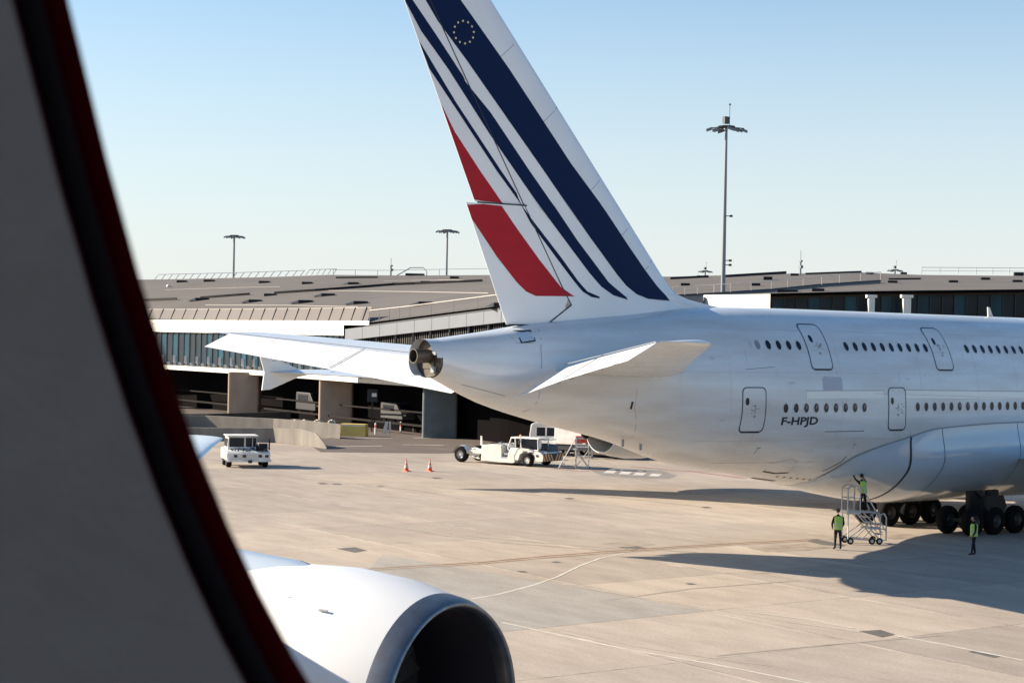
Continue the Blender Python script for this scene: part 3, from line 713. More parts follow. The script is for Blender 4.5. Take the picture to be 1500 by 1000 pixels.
# joints pass through (-14.3, y) and (x, -14.1) in the grid turned by 3.5 degrees
def rot(x, y, a): return (x*math.cos(a)-y*math.sin(a), x*math.sin(a)+y*math.cos(a))
j0 = rot(-14.68, -14.05, R(3.5)); JX, JY = -j0[0]+7.2*40, -j0[1]+7.2*40
apron_material(GR, (.485, .415, .34), (.40, .34, .28), (.375, .32, .27))
g = MB(); S_ = 5000; g.poly([(-S_, -S_, 0), (S_, -S_, 0), (S_, S_, 0), (-S_, S_, 0)]); structure(g.build('ground', GR))
def sheet(name, pts, m, z=.004, px=True, kind='structure'):
    mb = MB(); P = [gnd(*p) if px else Vector((*p, 0)) for p in pts]
    tri = tessellate_polygon([[Vector((p.x, p.y, 0)) for p in P]]); I = [mb.vert((p.x, p.y, z)) for p in P]
    for t in tri: mb.face([I[k] for k in t])
    o = mb.build(name, m); o['kind'] = kind
    for p in o.data.polygons:
        if p.normal.z < 0: p.flip()
    return o
def groundline(name, px, wd, m, z=.008):
    P = [gnd(*p) for p in px]; mb = MB(); A = []; B = []
    for i, p in enumerate(P):
        a = P[max(0, i-1)]; b = P[min(len(P)-1, i+1)]; d = (b-a).normalized(); n_ = Vector((-d.y, d.x, 0))*wd/2
        A.append((p.x+n_.x, p.y+n_.y, z)); B.append((p.x-n_.x, p.y-n_.y, z))
    mb.loft([A, B], closed=False); o = mb.build(name, m); o['kind'] = 'structure'
    for p in o.data.polygons:
        if p.normal.z < 0: p.flip()
    return o
AS = bpy.data.materials.new('asphalt'); AS.use_nodes = True; apron_material(AS, (.17, .135, .115), (.13, .105, .09), (.115, .095, .085), False)
G2 = bpy.data.materials.new('grey_slab'); G2.use_nodes = True; apron_material(G2, (.40, .365, .32), (.345, .315, .275), (.325, .295, .265), False)
mline = mat('worn_white_line', (.66, .61, .53), .7, var=.3, scale=2.0, col2=(.48, .42, .34))
mfaint = mat('faint_line', (.50, .44, .36), .8, var=.25, scale=1.5)
mtan = mat('worn_orange_line', (.34, .17, .06), .8, var=.4, scale=1.6, col2=(.20, .12, .07))
mtar = mat('tar_patch', (.13, .115, .10), .85, var=.3, scale=3)
sheet('road', [(60, 632), (330, 634), (440, 643), (470, 662), (560, 663), (640, 664), (760, 662), (880, 666), (1400, 690), (1500, 640), (900, 590), (700, 585), (60, 585)], AS, .004)
sheet('ground_patch', [(560, 812), (823, 856), (1033, 895), (804, 918), (700, 928), (560, 940), (500, 880)], G2, .004)
sheet('ground_patch', [(1258, 924), (1290, 922), (1312, 929), (1292, 933)], mtar, .006)
sheet('ground_patch', [(1418, 954), (1430, 952), (1466, 961), (1456, 963)], mtar, .006)
for q in ([(492, 803), (520, 801), (538, 806), (520, 809)], [(905, 802), (925, 798), (950, 803), (925, 806)], [(1240, 798), (1195, 789), (1180, 792), (1225, 802)]): sheet('ground_patch', q, mtar, .006)
for cx, cy in ((473, 708), (494, 709), (558, 712), (835, 730), (1035, 743), (765, 837), (815, 823), (1012, 855), (640, 700)):
    sheet('ground_patch', [(cx-9, cy-1), (cx+2, cy-1.3), (cx+9, cy+.6), (cx-3, cy+1)], mtar, .006)
groundline('road_marking', [(735, 911), (830, 932), (930, 953), (1020, 968), (1080, 979), (1200, 1003)], .13, mline)
groundline('road_marking', [(738, 906), (800, 917), (870, 932), (940, 948), (1040, 963), (1130, 975)], .07, mfaint)
groundline('road_marking', [(690, 877), (730, 870), (780, 857), (815, 845), (850, 828), (880, 817), (915, 810)], .12, mline)
groundline('road_marking', [(823, 855), (900, 868), (980, 882), (1063, 895), (1160, 911), (1260, 926)], .12, mfaint)
groundline('road_marking', [(1310, 930), (1400, 947), (1500, 967)], .14, mline)
groundline('road_marking', [(1104, 897), (1180, 907), (1250, 920)], .10, mline, .012)
groundline('road_marking', [(530, 833.5), (600, 829), (700, 823.5), (800, 814), (900, 806.5), (1000, 799.5), (1100, 794), (1200, 789)], .15, mtan)
groundline('road_marking', [(530, 836), (600, 831.5), (700, 826), (800, 816.5), (900, 809), (1000, 801.5), (1100, 796), (1190, 791.5)], .10, mtan)
groundline('road_marking', [(365, 738), (430, 745), (500, 757), (560, 768), (640, 780), (740, 795)], .10, mfaint)
groundline('road_marking', [(340, 708), (420, 717), (520, 728), (640, 738), (760, 752)], .10, mfaint)
groundline('road_marking', [(700, 676), (1000, 690), (1120, 693)], .12, mfaint)
for seg in ([(460, 641), (490, 641)], [(520, 641), (575, 642)], [(605, 641.5), (650, 641.5)], [(675, 642.5), (735, 643)], [(470, 654), (560, 653)], [(590, 651), (650, 652)]): groundline('road_marking', seg, .35, mline)
sheet('ground_patch', [(862, 687), (900, 684.5), (965, 688), (992, 696), (980, 701), (940, 701), (880, 696)], mat('dark_hatch', (.27, .24, .21), .8, var=.4, scale=1, col2=(.17, .155, .14)), .006)
for x0, y0 in ((884, 690.5), (906, 692), (927, 693.5), (950, 695)): sheet('road_marking', [(x0+5, y0-1.6), (x0+20, y0-1.0), (x0+15, y0+2.6), (x0, y0+2)], mline, .010)
groundline('road_marking', [(812, 686), (850, 690), (885, 688)], .4, mat('worn_red_line', (.35, .12, .11), .8, var=.4, scale=1, col2=(.3, .2, .17)))
groundline('road_marking', [(925, 683), (1010, 690), (1090, 700)], .5, bpy.data.materials['worn_red_line'])
for pts, wd in (([(880, 673), (905, 680), (940, 684), (1000, 692)], .06),): groundline('road_marking', pts, wd, mline)

# tyre marks and stains on the stand
mos = mat('oil_stain', (.22, .165, .125), .8, var=.5, scale=1.1, col2=(.38, .32, .25))
mty = mat('tyre_mark', (.27, .225, .18), .85, var=.35, scale=1.2, col2=(.36, .31, .25))
for px, wd in (([(600, 776), (760, 792), (905, 803), (1020, 808)], .28), ([(610, 780), (760, 796), (900, 807)], .22), ([(760, 716), (900, 728), (1010, 740)], .3), ([(1100, 840), (1200, 835), (1330, 850)], .2), ([(880, 880), (1010, 862), (1170, 850)], .16), ([(430, 700), (560, 712), (640, 722)], .25), ([(1050, 960), (1200, 945), (1380, 930)], .14)): groundline('tyre_mark', px, wd, mty, .0065)
for q in ([(1095, 802), (1180, 796), (1235, 800), (1180, 806), (1120, 808)], [(1215, 787), (1250, 782), (1262, 788), (1230, 792)], [(880, 796), (930, 792), (960, 797), (915, 801)], [(1290, 785), (1330, 781), (1345, 785), (1310, 790)]): sheet('oil_stain', q, mos, .0072)
# ================================================================ terminal on the left
TB = thing('terminal_building', 'long low terminal with glazed walkway, white eave and brown roof behind the tail', 'terminal building')
def hy(x): return 496.4+(x-750)*.0206
FX = [(-60, 268), (60, 246), (150, 230), (270, 213), (400, 192), (525, 173), (640, 160), (740, 149), (880, 140), (1010, 134)]     # depth of the facade along the picture
M['darkrail'] = mat('dark_rail', (.022, .018, .017), .9, spec=.1)
# undercroft: floor slab edge beam, dark back wall and soffit
def zat(x, D, z): v = at(x, 500, D); return Vector((v.x, v.y, z))
xs_ = list(range(-60, 1011, 15))
def run(x0, x1, st=12): n = max(1, round((x1-x0)/st)); return [x0+(x1-x0)*i/n for i in range(n+1)]
def band(name, m, x0, x1, zb, zt, off=0.0, thick=.5, parent=TB, st=12, smooth=False):
    mb = MB(); a = []
    for x in run(x0, x1, st):
        D = lin(FX, x)-off; zb_ = zb(x) if callable(zb) else zb; zt_ = zt(x) if callable(zt) else zt
        a.append([zat(x, D, zb_), zat(x, D, zt_), zat(x, D+thick, zt_), zat(x, D+thick, zb_)])
    mb.loft(a, cap0=True, cap1=True); return mb.build(name, m, parent, smooth)
band('edge_beam', M['fascia'], -60, 525.5, 4.72, 5.22, .55, .6)
band('edge_beam', M['slat'], 526.2, 620, 4.72, 5.1, .45, .6)
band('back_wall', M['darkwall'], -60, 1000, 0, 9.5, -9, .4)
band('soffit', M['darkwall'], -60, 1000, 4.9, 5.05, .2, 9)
for k, (za, zb) in enumerate(((.95, 1.15), (2.1, 2.25))): band('guard_rail', M['darkrail'], -60, 622, za, zb, -2-k*2.5, .15)
band('eave', M['fascia'], -60, 503, lambda x: 9.25, lambda x: 10.25, .9, 1.4)
band('eave_lip', M['fascia'], -60, 540, lambda x: 10.3, lambda x: 10.72, .3, .6)
band('slat_wall', M['slat'], 503, 760, 5.1, lambda x: 9.9+max(0, (x-560))*.007, -.4, .3)
pz = lambda x: 9.25+(hy(x)-(478-(x-535)*.128))/2604*(lin(FX, x)-.6)
band('parapet', M['panel'], 505, 860, lambda x: pz(x)-1.12, pz, .6, .35)
band('parapet_cap', M['seam'], 535, 860, lambda x: pz(x)+.004, lambda x: pz(x)+.13, .65, .45)
cl_ = MB()
for x in run(505, 860, 26):
    D = lin(FX, x)-.61; cl_.tube(zat(x, D, pz(x)-1.1), zat(x, D, pz(x)), .018, 4)
cl_.build('parapet_joints', M['thin'], TB)
sb = MB()
for x in run(505, 750, 3.2):
    D = lin(FX, x)+.35; h = 9.4+max(0, (x-560))*.007; sb.tube(zat(x, D, 5.2), zat(x, D, h), .07, 4)
sb.build('slats', M['darkwall'], TB)
bk = MB()
for x in (478, 497, 525, 552, 580, 606, 631, 659, 687, 716): D = lin(FX, x)-.05; bk.tube(zat(x, D, 5), zat(x, D, 9.6+max(0, x-560)*.007), .13, 6)
bk.build('wall_brackets', M['seam'], TB)
# glazing: one pane after another along the facade
def fac(s): return s
gx = [x for x in run(60, 503, 8.4)]
mull = MB()
for i, (a, b) in enumerate(zip(gx, gx[1:])):
    Da, Db = lin(FX, a), lin(FX, b); pn_ = MB()
    pn_.slab([zat(a+.5, Da, 5.5), zat(b-.5, Db, 5.5), zat(b-.5, Db, 9.3), zat(a+.5, Da, 9.3)], (_d.x*.05, _d.y*.05, 0)); pn_.build('window', M['glaz'] if i % 2 else M['glazd'], TB)
    mull.tube(zat(a, Da-.1, 5.2), zat(a, Da-.1, 9.3), .07, 4)
    c = (a+b)/2; Dc = lin(FX, c)-.22
    if i % 2:
        seats = MB(); p0, p1 = zat(a+1.2, Dc, 5.6), zat(b-1.2, Dc, 5.6); seats.slab([p0, p1, p1+Vector((0, 0, .85)), p0+Vector((0, 0, .85))], (.05, .06, 0))
        p0, p1 = zat(a+2.6, Dc-.08, 5.45), zat(b-2.6, Dc-.08, 5.45); seats.slab([p0, p1, p1+Vector((0, 0, .3)), p0+Vector((0, 0, .3))], (.05, .06, 0))
    else:
        seats = MB(); p0, p1 = zat(a+.8, Dc, 5.4), zat(b-.8, Dc, 5.4); seats.slab([p0, p1, p1+Vector((0, 0, .25)), p0+Vector((0, 0, .25))], (.05, .06, 0))
    seats.build('radiator_cover', M['fascia'], TB)
mull.build('mullions', M['greymetal'], TB)
band('sill_rail', M['seam'], -60, 503, 5.22, 5.4, -.02, .2)
# piers
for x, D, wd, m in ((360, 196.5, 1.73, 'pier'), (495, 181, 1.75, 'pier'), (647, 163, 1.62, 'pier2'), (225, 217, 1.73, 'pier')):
    mb = MB(); c = zat(x, D+1.6, 0); q = []
    for k in range(20):
        a = 2*math.pi*k/20; q.append((c.x+wd*RT.x*math.copysign(abs(math.cos(a))**.18, math.cos(a))+1.2*_d.x*math.copysign(abs(math.sin(a))**.18, math.sin(a)), c.y+wd*RT.y*math.copysign(abs(math.cos(a))**.18, math.cos(a))+1.2*_d.y*math.copysign(abs(math.sin(a))**.18, math.sin(a)), -.1))
    mb.slab(q, (0, 0, 5.05)); mb.build('pier', M[m], TB, True, auto=35)
dw = MB(); p = zat(644, 161, 0)
# roof: a shell rising away from the eave
def roof_mb(xs, low, high, n=10, thick=.25):
    mb = MB(); rows = []
    for x in xs:
        (yl, Dl), (yh, Dh) = low(x), high(x); r = []
        for k in range(n+1):
            t = k/n; D = Dl+(Dh-Dl)*t; s0 = (hy(x)-yl); s1 = (hy(x)-yh); s = s0+(s1-s0)*(1-(1-t)**1.25)
            v = at(x, 500, D); r.append(Vector((v.x, v.y, CAM.z+s/FPX*D)))
        rows.append(r)
    mb.loft(rows, closed=False); m2 = [[v-Vector((0, 0, thick)) for v in r] for r in rows]; mb.loft(m2, closed=False, flip=True)
    mb.loft([[r[-1] for r in rows], [r[-1]-Vector((0, 0, 9)) for r in rows]], closed=False)
    return mb
lowL = lambda x: ((467.5+(x-235)*.018 if x < 538 else 473-(x-535)*.128), lin(FX, x)-.3)
RY = [(-100, 412), (200, 409.5), (250, 409), (400, 405.5), (480, 402.5), (600, 403.5), (740, 402.5), (900, 404), (1000, 404)]
highL = lambda x: (lin(RY, x), 262-(x-200)*.03)
roofL = roof_mb(run(-60, 860, 20), lowL, highL); rf = roofL.build('roof', M['roof'], TB, True)
def roof_at(x, y, low, high):
    (yl, Dl), (yh, Dh) = low(x), high(x); lo_, hi_ = 0, 1
    f_ = lambda t: hy(x)-((hy(x)-yl)+((hy(x)-yh)-(hy(x)-yl))*(1-(1-t)**1.25))
    for _ in range(30):
        t = (lo_+hi_)/2
        if f_(t) > y: lo_ = t
        else: hi_ = t
    D = Dl+(Dh-Dl)*t; v = at(x, 500, D); return Vector((v.x, v.y, CAM.z+(hy(x)-y)/FPX*D)), D
def skylight(x, y, wpx, hpx, low, high, ramp=True, grp='dark vents along the terminal roof'):
    p, D = roof_at(x, y+hpx/2, low, high); wm = wpx*D/FPX; hm = max(.3, hpx*D/FPX)
    t = thing('roof_vent', None, 'roof vent', p, math.atan2(RT.y, RT.x)+R(-8), grp)
    b = MB(); b.box(-wm/2, wm/2, 0, 1.0, -.1, hm); b.build('vent_box', M['black'], t, bevel=.03)
    if ramp:
        l_ = MB(); l_.slab([(-wm*1.25, .1, -.05), (-wm/2, .1, -.05), (-wm/2, .1, hm*.95), ], (0, .9, 0)); l_.build('vent_slope', M['rampgrey'], t)
    return t
M['rampgrey'] = mat('vent_slope', (.40, .36, .32), .6)
vents = [(293, 438, 17, 4, 1), (371, 440.5, 17, 4, 1), (445, 441.5, 19, 4.5, 1), (478, 431.5, 18, 4, 1), (526, 443, 19, 4.5, 1), (621, 444, 19, 5, 1), (731, 446, 18, 4.5, 1),
         (384, 413, 14, 3, 0), (447, 414.5, 14, 3, 0), (515, 415, 14, 3, 1), (580, 416, 14, 3, 1), (621, 413.5, 14, 3, 0), (663, 406.5, 12, 3, 0), (393, 431.5, 16, 3.5, 0), (303, 411, 14, 3, 0), (263, 412, 13, 3, 0)]
vt = [skylight(*v[:4], lowL, highL, bool(v[4])) for v in vents]
places = ['left end of the lower row above the white eave', 'second vent of the lower row above the white eave', 'third vent of the lower row above the white eave', 'vent just up-slope of the lower row, in mid roof', 'fourth vent of the lower row above the balustrade corner', 'fifth vent of the lower row above the metal railing', 'last vent of the lower row, against the striped tail',
          'upper row vent nearest the pale glass fence', 'upper row vent below the end of the glass fence', 'upper row vent with a pale slope near the mobile steps', 'upper row vent touching the long dark kerb', 'upper row vent left of the tail under the thin mast', 'tiny vent on the ridge at the foot of the tall lamp', 'middle row vent joined to the long dark kerb', 'ridge vent under the blurred far lamp', 'ridge vent beside the window edge']
for t, s in zip(vt, places): t['label'] = 'dark roof vent, '+s
def kerb(pts, low, high, parent, h=.45):
    mb = MB()
    for a, b in zip(pts, pts[1:]):
        for k in range(4):
            xa = a[0]+(b[0]-a[0])*k/4; ya = a[1]+(b[1]-a[1])*k/4; xb = a[0]+(b[0]-a[0])*(k+1)/4; yb = a[1]+(b[1]-a[1])*(k+1)/4
            p, _ = roof_at(xa, ya, low, high); q, _ = roof_at(xb, yb, low, high); mb.slab([p-Vector((0, 0, .1)), q-Vector((0, 0, .1)), q+Vector((0, 0, h)), p+Vector((0, 0, h))], (_d.x*.4, _d.y*.4, 0))
    return mb.build('roof_step', M['black'], parent)
kerb([(400, 430.5), (460, 426.5), (573, 418), (705, 412.5)], lowL, highL, TB, .3); kerb([(292, 437.5), (364, 432)], lowL, highL, TB, .3); kerb([(205, 441.5), (257, 439.5)], lowL, highL, TB, .35)
kerb([(490, 407.5), (551, 407)], lowL, highL, TB, .2)
for pts in ([(300, 447), (420, 447.5), (538, 450)], [(480, 426), (600, 427.5), (730, 430)], [(560, 412), (640, 410.5), (715, 411)], [(240, 425), (330, 422), (420, 420)]):
    mb = MB(); P = []
    for a_, c_ in zip(pts, pts[1:]):
        for k in range(8): P.append(roof_at(a_[0]+(c_[0]-a_[0])*k/8, a_[1]+(c_[1]-a_[1])*k/8, lowL, highL)[0]+Vector((0, 0, .02)))
    mb.path(P, .05, 4); mb.build('roof_seam', M['rampgrey'], TB)
# leaning glass balustrade above the white eave
bal = thing('balustrade', 'leaning brown panel balustrade along the white eave of the terminal', 'balustrade')
pm = MB(); rows = []
for x in run(-60, 538, 12):
    D = lin(FX, x)-.2; rows.append([zat(x, D, 10.72), zat(x+6, D+2.2, 12.05-max(0, 0)*0)])
pm.loft(rows, closed=False); po = pm.build('infill_panel', mat('bronze_panel', (.12, .10, .087), .6, var=.1, scale=.3), bal)
tr = MB(); tr.path([r[1] for r in rows], .06, 5); tr.build('top_rail', mat('rail_pale', (.30, .27, .24), .5), bal)
for i, x in enumerate(run(100, 530, 16.4)):
    D = lin(FX, x)-.25; pp = MB(); pp.tube(zat(x, D, 10.72), zat(x+6, D+2.1, 12.06), .05, 5); pp.build('post', M['seam'], bal)
def railing(name, label, pts, hpx, nsub, m, cat='railing', r=.04, lean=0, posts=True, mid=False):
    """pts: (x, y, D) foot points"""
    t = thing(name, label, cat); P = [at(*p) for p in pts]; rr = MB(); H = [Vector((0, 0, hpx*p[2]/FPX)) for p in pts]; top = [p+h+RT*lean for p, h in zip(P, H)]
    rr.path(top, r, 5)
    if mid: rr.path([p+h*.5+RT*lean*.5 for p, h in zip(P, H)], r*.7, 5)
    rr.build('top_rail', m, t)
    if posts:
        for i in range(len(P)-1):
            k = nsub
            for j in range(k+(1 if i == len(P)-2 else 0)):
                f = j/k; a = P[i].lerp(P[i+1], f); b = top[i].lerp(top[i+1], f); pm_ = MB(); pm_.tube(a, b, r*1.1, 5); pm_.build('post', m, t)
    return t
mg = mat('rail_cream', (.62, .56, .5), .5)
railing('railing', 'metal railing on the grey parapet left of the striped tail', [(541, 471.5, 171), (600, 465, 164), (735, 447.5, 150)], 17, 4, mg)
railing('railing', 'pale leaning fence on the ridge beneath the blurred lamp', [(226, 410, 262), (330, 407.5, 260), (440, 404, 258)], 8, 10, mat('haze_white', (.75, .72, .68), .5), r=.05, lean=.6)
railing('railing', 'short leaning fence length on the ridge right of a gap', [(448, 403, 257), (488, 402, 256)], 8, 5, M['greymetal'], r=.04, lean=.5)
railing('railing', 'thin single-rail fence on the ridge behind the mobile steps', [(488, 404, 256), (553, 405, 255), (735, 402, 252)], 9, 2, M['greymetal'], r=.03)
# mobile steps lying on the ridge
ms = thing('rooftop_hatch_steps', 'curved metal handrails over a dark hatch on the roof ridge near the far lamp', 'roof hatch', at(608, 404, 250), math.atan2(RT.y, RT.x))
b = MB(); b.box(-1.4, 1.3, 0, 1.2, 0, .35); b.build('hatch', M['black'], ms, bevel=.1)
b = MB()
for y_ in (0, 1): b.path([(-2.6, y_, 0), (-.7, y_, 1.15), (1.1, y_, 1.2), (1.6, y_, .7), (1.6, y_, 0)], .04, 5)
b.build('handrail', M['greymetal'], ms)
dm = MB(); dm.lathe([(0, .3), (.2, .28), (.32, .12), (.35, .01)], (0, 0, 0), (0, 0, 1), 12); o = dm.build('roof_dome', M['fascia'], None, True, loc=roof_at(245, 420, lowL, highL)[0]); tag(o, 'small white dome on the brown roof close to the window edge', 'roof dome')

# low walls, yellow block, bollards, things in the undercroft
def walls(name, label, pts, h, m, thick=.35):
    mb = MB(); a = []
    for x, y, hh in pts:
        p = gnd(x, y); a.append([p, p+Vector((0, 0, hh)), p+Vector((_d.x*thick, _d.y*thick, hh)), p+Vector((_d.x*thick, _d.y*thick, 0))])
    mb.loft(a, cap0=True, cap1=True); return tag(mb.build(name, m, bevel=.03), label, 'concrete wall')
walls('retaining_wall', 'front low concrete wall with a sloping broken end left of the yellow block', [(60, 640, 1.0), (300, 645, 1.1), (400, 648, 1.25), (440, 652, 1.35), (462, 655, 1.2), (474, 657, .5), (478, 657.5, .15)], 1.3, M['wallc'])
walls('retaining_wall', 'taller concrete wall behind the first, ending at the yellow block', [(60, 626, 1.3), (300, 630, 1.4), (400, 635, 1.4), (440, 638, 1.4), (480, 641, 1.35), (498, 642.5, 1.3)], 1.6, M['wallc'])
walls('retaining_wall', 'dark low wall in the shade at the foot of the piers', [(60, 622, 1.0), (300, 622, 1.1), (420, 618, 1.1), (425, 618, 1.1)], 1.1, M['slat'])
t = thing('barrier_block', 'yellow plastic barrier block at the end of the concrete walls', 'barrier', gnd(517, 638.5), math.atan2(RT.y, RT.x)-R(14))
b = MB(); b.box(-1.27, 1.2, 0, .9, 0, 1.12, .03); b.build('block_body', M['yellow'], t, bevel=.05)
b = MB(); b.box(-1.2, 1.14, -.02, -.002, .93, 1.0); b.build('top_band', M['stripewhite'], t)
def bollard(x, y, h, label, r=.09, m='bollard'):
    t = thing('bollard', label, 'bollard', gnd(x, y), 0, 'bollards at the edge of the dark undercroft'); b = MB(); b.lathe([(0, r), (h*.93, r), (h, r*.6), (h, .005)], (0, 0, 0), (0, 0, 1), 10); b.build('post', M[m], t, True, auto=40)
    b = MB(); b.lathe([(h*.6, r*1.06), (h*.8, r*1.06)], (0, 0, 0), (0, 0, 1), 10); b.build('red_band', M['orange'], t, True)
for x, y, h, s in ((550, 636, 1.1, 'lone bollard right of the yellow block'), (587, 634, 1.1, 'orange-banded bollard right of the white chicane plate'), (606, 633, .8, 'short bollard left of the grey pier'), (626, 633, .7, 'short bollard in front of the grey pier'),
                   (684, 633, .85, 'first bollard right of the grey pier'), (706, 632, .85, 'second bollard right of the grey pier'), (723.5, 632, .85, 'third bollard right of the grey pier'), (741, 632, .85, 'fourth bollard right of the grey pier'), (757, 632, .85, 'bollard nearest the white minibus')):
    bollard(x, y, h, s)
for x, s in ((427, 'leftmost hooped bollard head behind the concrete wall'), (441, 'second hooped bollard head behind the concrete wall'), (460, 'third hooped bollard head behind the concrete wall'), (481, 'hooped bollard head nearest the yellow block')):
    p = gnd(x, 634); b = MB(); b.path([p, p+Vector((0, 0, 1.05)), p+RT*.2+Vector((0, 0, 1.22)), p+RT*.55+Vector((0, 0, 1.15)), p+RT*.7], .08, 6); tag(b.build('hoop_bollard', M['fascia'], None, True), s, 'bollard', 'hooped bollards behind the concrete wall')
t = thing('sign_plate', 'pair of white plates leaning at the road edge near the undercroft', 'road sign', gnd(568, 635), math.atan2(RT.y, RT.x))
b = MB(); b.slab([(-.55, 0, 0), (-.1, 0, 0), (.0, 0, 1.1), (-.25, 0, 1.15)], (0, .08, 0)); b.build('plate', M['bollard'], t)
b = MB(); b.slab([(.1, 0, 0), (.3, 0, 0), (.28, 0, 1.15), (.08, 0, 1.15)], (0, .08, 0)); b.build('plate', M['bollard'], t)
def carbox(name, label, cat, loc, rz, L_, W_, H_, m, cab_=.3, wl=None):
    t = thing(name, label, cat, loc, rz); b = MB()
    b.prism([(0, .35), (L_, .35), (L_, H_*.5), (L_*.86, H_*.62), (L_*.72, H_*.97), (L_*.66, H_), (.12, H_), (0, H_*.9)], -W_/2, W_/2); b.build('body', m, t, bevel=.06)
    b = MB()
    for s in (-1, 1):
        b.slab([(L_*.12, s*(W_/2+.004), H_*.58), (L_*.62, s*(W_/2+.004), H_*.58), (L_*.62, s*(W_/2+.004), H_*.88), (L_*.12, s*(W_/2+.004), H_*.88)], (0, s*.012, 0))
    b.slab([(L_*.87, -W_*.42, H_*.63), (L_*.87, W_*.42, H_*.63), (L_*.745, W_*.4, H_*.93), (L_*.745, -W_*.4, H_*.93)], (.02, 0, .02)); b.build('window', M['glass'], t)
    for x in (L_*.18, L_*.82):
        for s in (-1, 1):
            b = wheel_mb(.34, .22); b.build('wheel', M['tyre'], t, True, loc=(x, s*(W_/2-.12), .34))
    for s in (-1, 1): b = MB(); b.box(L_, L_+.02, s*W_*.36-.14, s*W_*.36+.14, H_*.36, H_*.45); b.build('headlight', M['stripewhite'], t)
    return t
az_f = math.atan2((zat(525, 173, 0)-zat(270, 213, 0)).y, (zat(525, 173, 0)-zat(270, 213, 0)).x)
p = zat(447, 192, .9); carbox('van', 'grey van parked in the dark undercroft between the two brown piers', 'van', p, az_f, 4.9, 1.9, 2.2, M['vandark'])
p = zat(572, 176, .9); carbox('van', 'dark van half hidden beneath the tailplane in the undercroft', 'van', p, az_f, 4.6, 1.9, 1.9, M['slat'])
t = thing('cabinet', 'pale grey equipment cabinet on a post under the terminal deck', 'cabinet', zat(547, 172, 0), math.atan2(RT.y, RT.x)); b = MB(); b.box(-.5, .5, 0, .4, 2.9, 4.1, .02); b.box(-.06, .06, .1, .22, 0, 2.9); b.build('box', M['vandark'], t)
b = MB(); b.box(-.05, .42, -.03, -.004, 3.4, 3.75); b.build('door', M['stripewhite'], t)
for x, y, s in ((676, 572, 'pale strip light high in the dark undercroft, left one'),): pass
mm = MB()
t = thing('pipework', 'bundle of pale pipes and ducts hanging in the dark undercroft above the bollards', 'pipework', zat(738, 160, 3.6), math.atan2(RT.y, RT.x))
mm.tube((-1.8, 0, .9), (.6, 0, .75), .22, 8); mm.tube((-1, .3, .3), (1.2, .3, .2), .16, 8); mm.box(-.1, 1.3, -.3, .5, -.5, .1); mm.build('duct', M['vandark'], t)

# ================================================================ terminal on the right
TR = thing('terminal_building', 'terminal beyond the fuselage top with dark glazed front and brown roof', 'terminal building')
lowR = lambda x: (lin([(860, 436), (1130, 430.5), (1280, 427), (1500, 424.5), (1700, 422)], x), 192)
highR = lambda x: (lin([(860, 405), (985, 405), (1100, 402), (1250, 398.5), (1345, 402.5), (1500, 404), (1700, 406)], x), 258)
rr_ = roof_mb(run(862, 1700, 20), lowR, highR); rr_.build('roof', M['roof'], TR, True)
def fr(x, z, D): return zat(x, D, z)
zr = lambda x: CAM.z+(hy(x)-lowR(x)[0])/FPX*192
b = MB(); b.loft([[fr(x, zr(x)-.22, 191.3), fr(x, zr(x)+.05, 191.3), fr(x, zr(x)+.05, 192.6), fr(x, zr(x)-.22, 192.6)] for x in run(1128, 1700, 20)], cap0=True, cap1=True); b.build('eave', M['darkwall'], TR)
gxr = run(1130, 1700, 17.6); mu = MB()
for i, (a, c) in enumerate(zip(gxr, gxr[1:])):
    q = MB(); q.slab([fr(a+.7, 9.6, 193), fr(c-.7, 9.6, 193), fr(c-.7, zr(c)-.45, 193), fr(a+.7, zr(a)-.45, 193)], (_d.x*.05, _d.y*.05, 0)); q.build('window', M['glazd'] if i % 3 else M['glaz'], TR)
    mu.tube(fr(a, 9.5, 192.8), fr(a, zr(a)-.45, 192.8), .07, 4)
    if i % 3 == 1: mu.tube(fr(a+5, 10.4, 194.2), fr(a+5, zr(a)-.6, 194.2), .16, 6)
mu.build('mullions', M['vandark'], TR)
b = MB(); b.loft([[fr(x, 0, 192.6), fr(x, 9.6, 192.6), fr(x, 9.6, 200), fr(x, 0, 200)] for x in run(880, 1700, 40)], cap0=True, cap1=True); b.build('base_wall', M['slat'], TR)
b = MB(); b.loft([[fr(x, 9.7, 205), fr(x, zr(x)-.6, 205)] for x in run(1128, 1700, 40)], closed=False); b.build('inner_wall', M['darkwall'], TR)
b = MB(); b.loft([[fr(x, 9.6, 192.2), fr(x, 9.6+(.3 if x < 1440 else .3), 192.2), fr(x, 9.9, 192.7), fr(x, 9.6, 192.7)] for x in run(1380, 1445, 20)], cap0=True, cap1=True); b.build('sill', M['greymetal'], TR)
for x, wd in ((1276, .32), (1328, .4)):
    c = zat(x, 190, 0); zt = CAM.z+(hy(x)-436)/FPX*190; b = MB()
    b.slab([c-RT*wd+Vector((0, 0, 0)), c+RT*wd, Vector((c.x+RT.x*wd, c.y+RT.y*wd, zt)), Vector((c.x-RT.x*wd, c.y-RT.y*wd, zt))], (_d.x*.7, _d.y*.7, 0))
    c2 = Vector((c.x, c.y, 0)); w2 = wd+.22; b.slab([Vector((c.x-RT.x*w2-_d.x*.1, c.y-RT.y*w2-_d.y*.1, zt)), Vector((c.x+RT.x*w2-_d.x*.1, c.y+RT.y*w2-_d.y*.1, zt)), Vector((c.x+RT.x*w2-_d.x*.1, c.y+RT.y*w2-_d.y*.1, zt+.32)), Vector((c.x-RT.x*w2-_d.x*.1, c.y-RT.y*w2-_d.y*.1, zt+.32))], (_d.x*.9, _d.y*.9, 0))
    b.build('column', M['fascia'], TR)
b = MB(); p0 = fr(1030, 0, 191); p1 = fr(1127, 0, 179); zt = CAM.z+(502-429)/FPX*184
